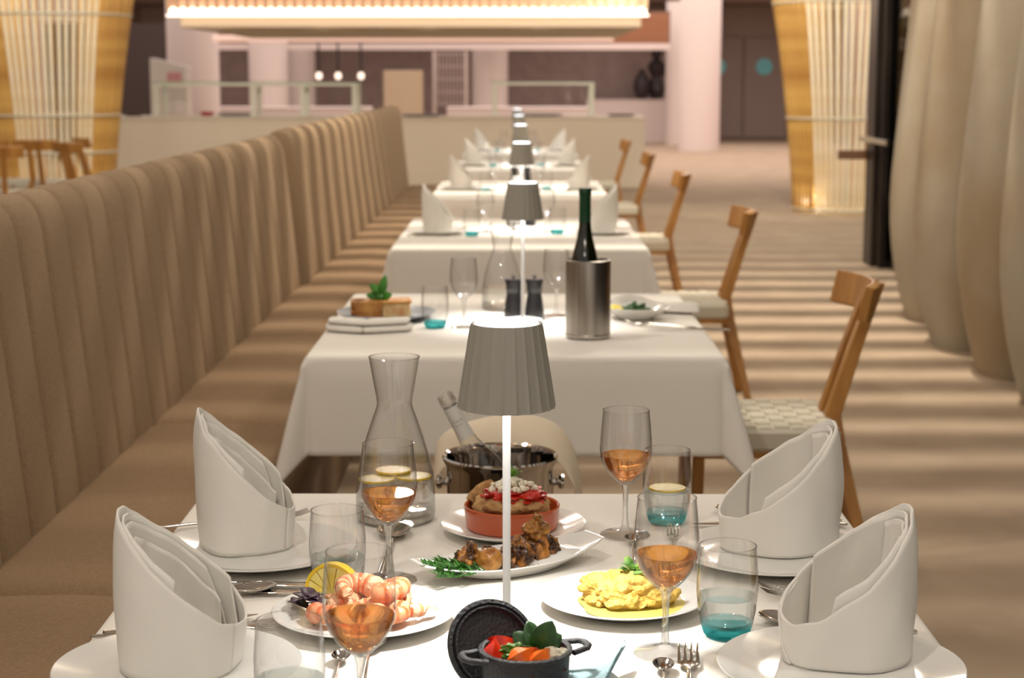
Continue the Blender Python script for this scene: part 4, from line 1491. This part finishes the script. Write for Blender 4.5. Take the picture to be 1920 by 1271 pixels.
mill = make_mill()
put(mill, 963, 597, 'left of two black mills with steel knobs on the second table', 'black mills on the second table')
put(mill, 1002, 597, 'right of two black mills with steel knobs on the second table', 'black mills on the second table')
q = at(1102, 630)
t = empty('wine_cooler', 'brushed steel cylinder wine cooler on the second table', 'wine cooler', (q.x, q.y, .7515))
MB().lathe([(0, 0), (.054, 0), (.0575, .003), (.058, .008), (.058, .196), (.0575, .2), (.0545, .201), (.0530, .199), (.0525, .008), (0, .006)], 64).build('shell', BRUSH, t)
MB().lathe([(.0579, .004), (.0588, .006), (.0588, .010), (.0579, .012)], 64).build('rim_band', STEEL, t)
GB = clear('green_bottle_glass', (.25, .30, .05), 1.45, .15)
t = empty('green_wine_bottle', 'dark green wine bottle with green neck foil in the steel cooler', 'bottle', (q.x - .009, q.y, .760))
MB().lathe([(0, 0), (.036, 0), (.038, .004), (.038, .15), (.036, .185), (.029, .215), (.021, .245), (.0162, .275), (.0145, .30), (.014, .36), (.0155, .361), (.0155, .372), (.0, .373)], 40).build('glass_body', M('dark_green_glass', (22, 26, 8), .08, spec=.8), t)
MB().lathe([(.0150, .288), (.0153, .288), (.0150, .355), (.0162, .359), (.0162, .373), (.0150, .3755), (0, .376)], 32).build('neck_foil', M('green_foil', (14, 62, 36), .35), t)
q = at(1200, 588, .765)
tag(MB().lathe([(0, 0), (.045, 0), (.05, .003), (.075, .018), (.092, .032), (.094, .034), (.090, .035), (.072, .022), (.048, .008), (0, .006)], 56).build('salad_bowl', CHINA, loc=(q.x - .012, q.y, .7515)), 'shallow white bowl of greens right of the wine cooler', 'bowl')
tag(MB().blob((0, 0, .012), (.034, .028, .020), .6, 3, 4, 4).blob((.02, -.01, .01), (.02, .02, .012), .6, 3, 6, 3).build('cooked_greens', HERBD, loc=(q.x - .012, q.y - .01, .762)), 'dark cooked greens in the white bowl', 'greens')
tag(MB().blob((0, 0, .012), (.022, .02, .014), .3, 2, 4, 3).build('lemon_wedge', M('lemon_pulp', (244, 218, 90), .25), loc=(q.x - .066, q.y - .004, .766)), 'yellow lemon wedge in the white bowl of greens', 'lemon')
m = MB()
rings = []
for i in range(15):
    u = i / 14
    x = q.x - .075 + .25 * u
    rr = []
    for j in range(10):
        v = j / 9
        rr.append((x, q.y + .10 + .09 * v + .02 * math.sin(5 * u), .0055 + .048 * math.sin(PI * min(1, v * 1.05)) ** .7 * (.75 + .35 * math.sin(6 * u + 1)) * math.sin(PI * (u * .9 + .07)) ** .4))
    rings.append(rr)
m.rings(rings, cap=False, closed=False)
tag(m.build('crumpled_napkin', NAPKIN, loc=(0, 0, .7515), solid=.003, sub=1, sharp=180), 'rumpled white napkin behind the white bowl on the second table', 'napkin')
G2c = 'cutlery on the second table'
cut(fork0, (1170, 604), (1250, 609), 'fork in front of the white bowl on the second table', G2c)
cut(knife0, (1215, 614), (1290, 616), 'knife in front of the white bowl, near the table edge', G2c)
cut(spoon0, (1285, 577), (1230, 586), 'spoon resting right of the white bowl on the second table', G2c)

# ================================================================ blurred tables behind
nap3 = make_napkin(.205, .06, .058, 3)
names = ('third', 'fourth', 'fifth', 'sixth')
votive = MB().lathe([(0, 0), (.033, 0), (.036, .004), (.038, .06), (.036, .06), (.034, .006), (0, .005)], 28).build('candle_cup', M('frosted_white', (232, 232, 228), .3))
vused = False
for i, nm in enumerate(names):
    ty = TB[i + 2][1]
    n0 = ty
    fr = -.10
    for s, sd in ((-1, 'banquette side'), (1, 'aisle side')):
        pq = (s * .355, ty + fr - .0, 0)
        o = MB().lathe(plate_prof(.125, .016), 40).build('dinner_plate', CHINA, loc=(pq[0], pq[1], .7512))
        tag(o, 'white plate under the napkin on the %s table, %s' % (nm, sd), 'plate', 'plates on the far tables')
        put(nap3, 0, 0, 'upright folded napkin on the %s table, %s' % (nm, sd), 'folded napkins on the far tables', (-.1 if s < 0 else PI + .15), (1.05, 1.05, 1), .7585, pos=pq)
        put(tumbe, 0, 0, 'teal based water glass on the %s table, %s' % (nm, sd), 'water glasses on the far tables', pos=(-.205 if s < 0 else .16, ty + fr - .10 + (.10 if s > 0 else 0), 0))
        put(winee, 0, 0, 'empty wine glass on the %s table, %s' % (nm, sd), 'empty wine glasses on the far tables', pos=(-.15 if s < 0 else .115, ty + fr + .08, 0))
        cut_y = ty + fr + s * .17
        put(knife0, 0, 0, 'knife beside the plate on the %s table, %s' % (nm, sd), 'knives on the far tables', 0 if s < 0 else PI, pos=(s * .36, ty + fr + s * .15, 0))
        put(fork0, 0, 0, 'fork beside the plate on the %s table, %s' % (nm, sd), 'forks on the far tables', 0 if s < 0 else PI, pos=(s * .36, ty + fr - s * .16, 0))
        put(mill, 0, 0, 'black mill behind the lamp on the %s table, %s' % (nm, ('left one', 'right one')[s > 0]), 'black mills on the far tables', pos=(-.035 if s < 0 else .045, ty + .30, 0))
    o = votive if not vused else votive.copy()
    if vused:
        COL.objects.link(o)
    vused = True
    o.location = (-.012, (7.66, 10.63, 13.45, 16.2)[i] + .13, .7515)
    tag(o, 'small frosted candle cup by the lamp on the %s table' % nm, 'candle cup', 'candle cups on the far tables')
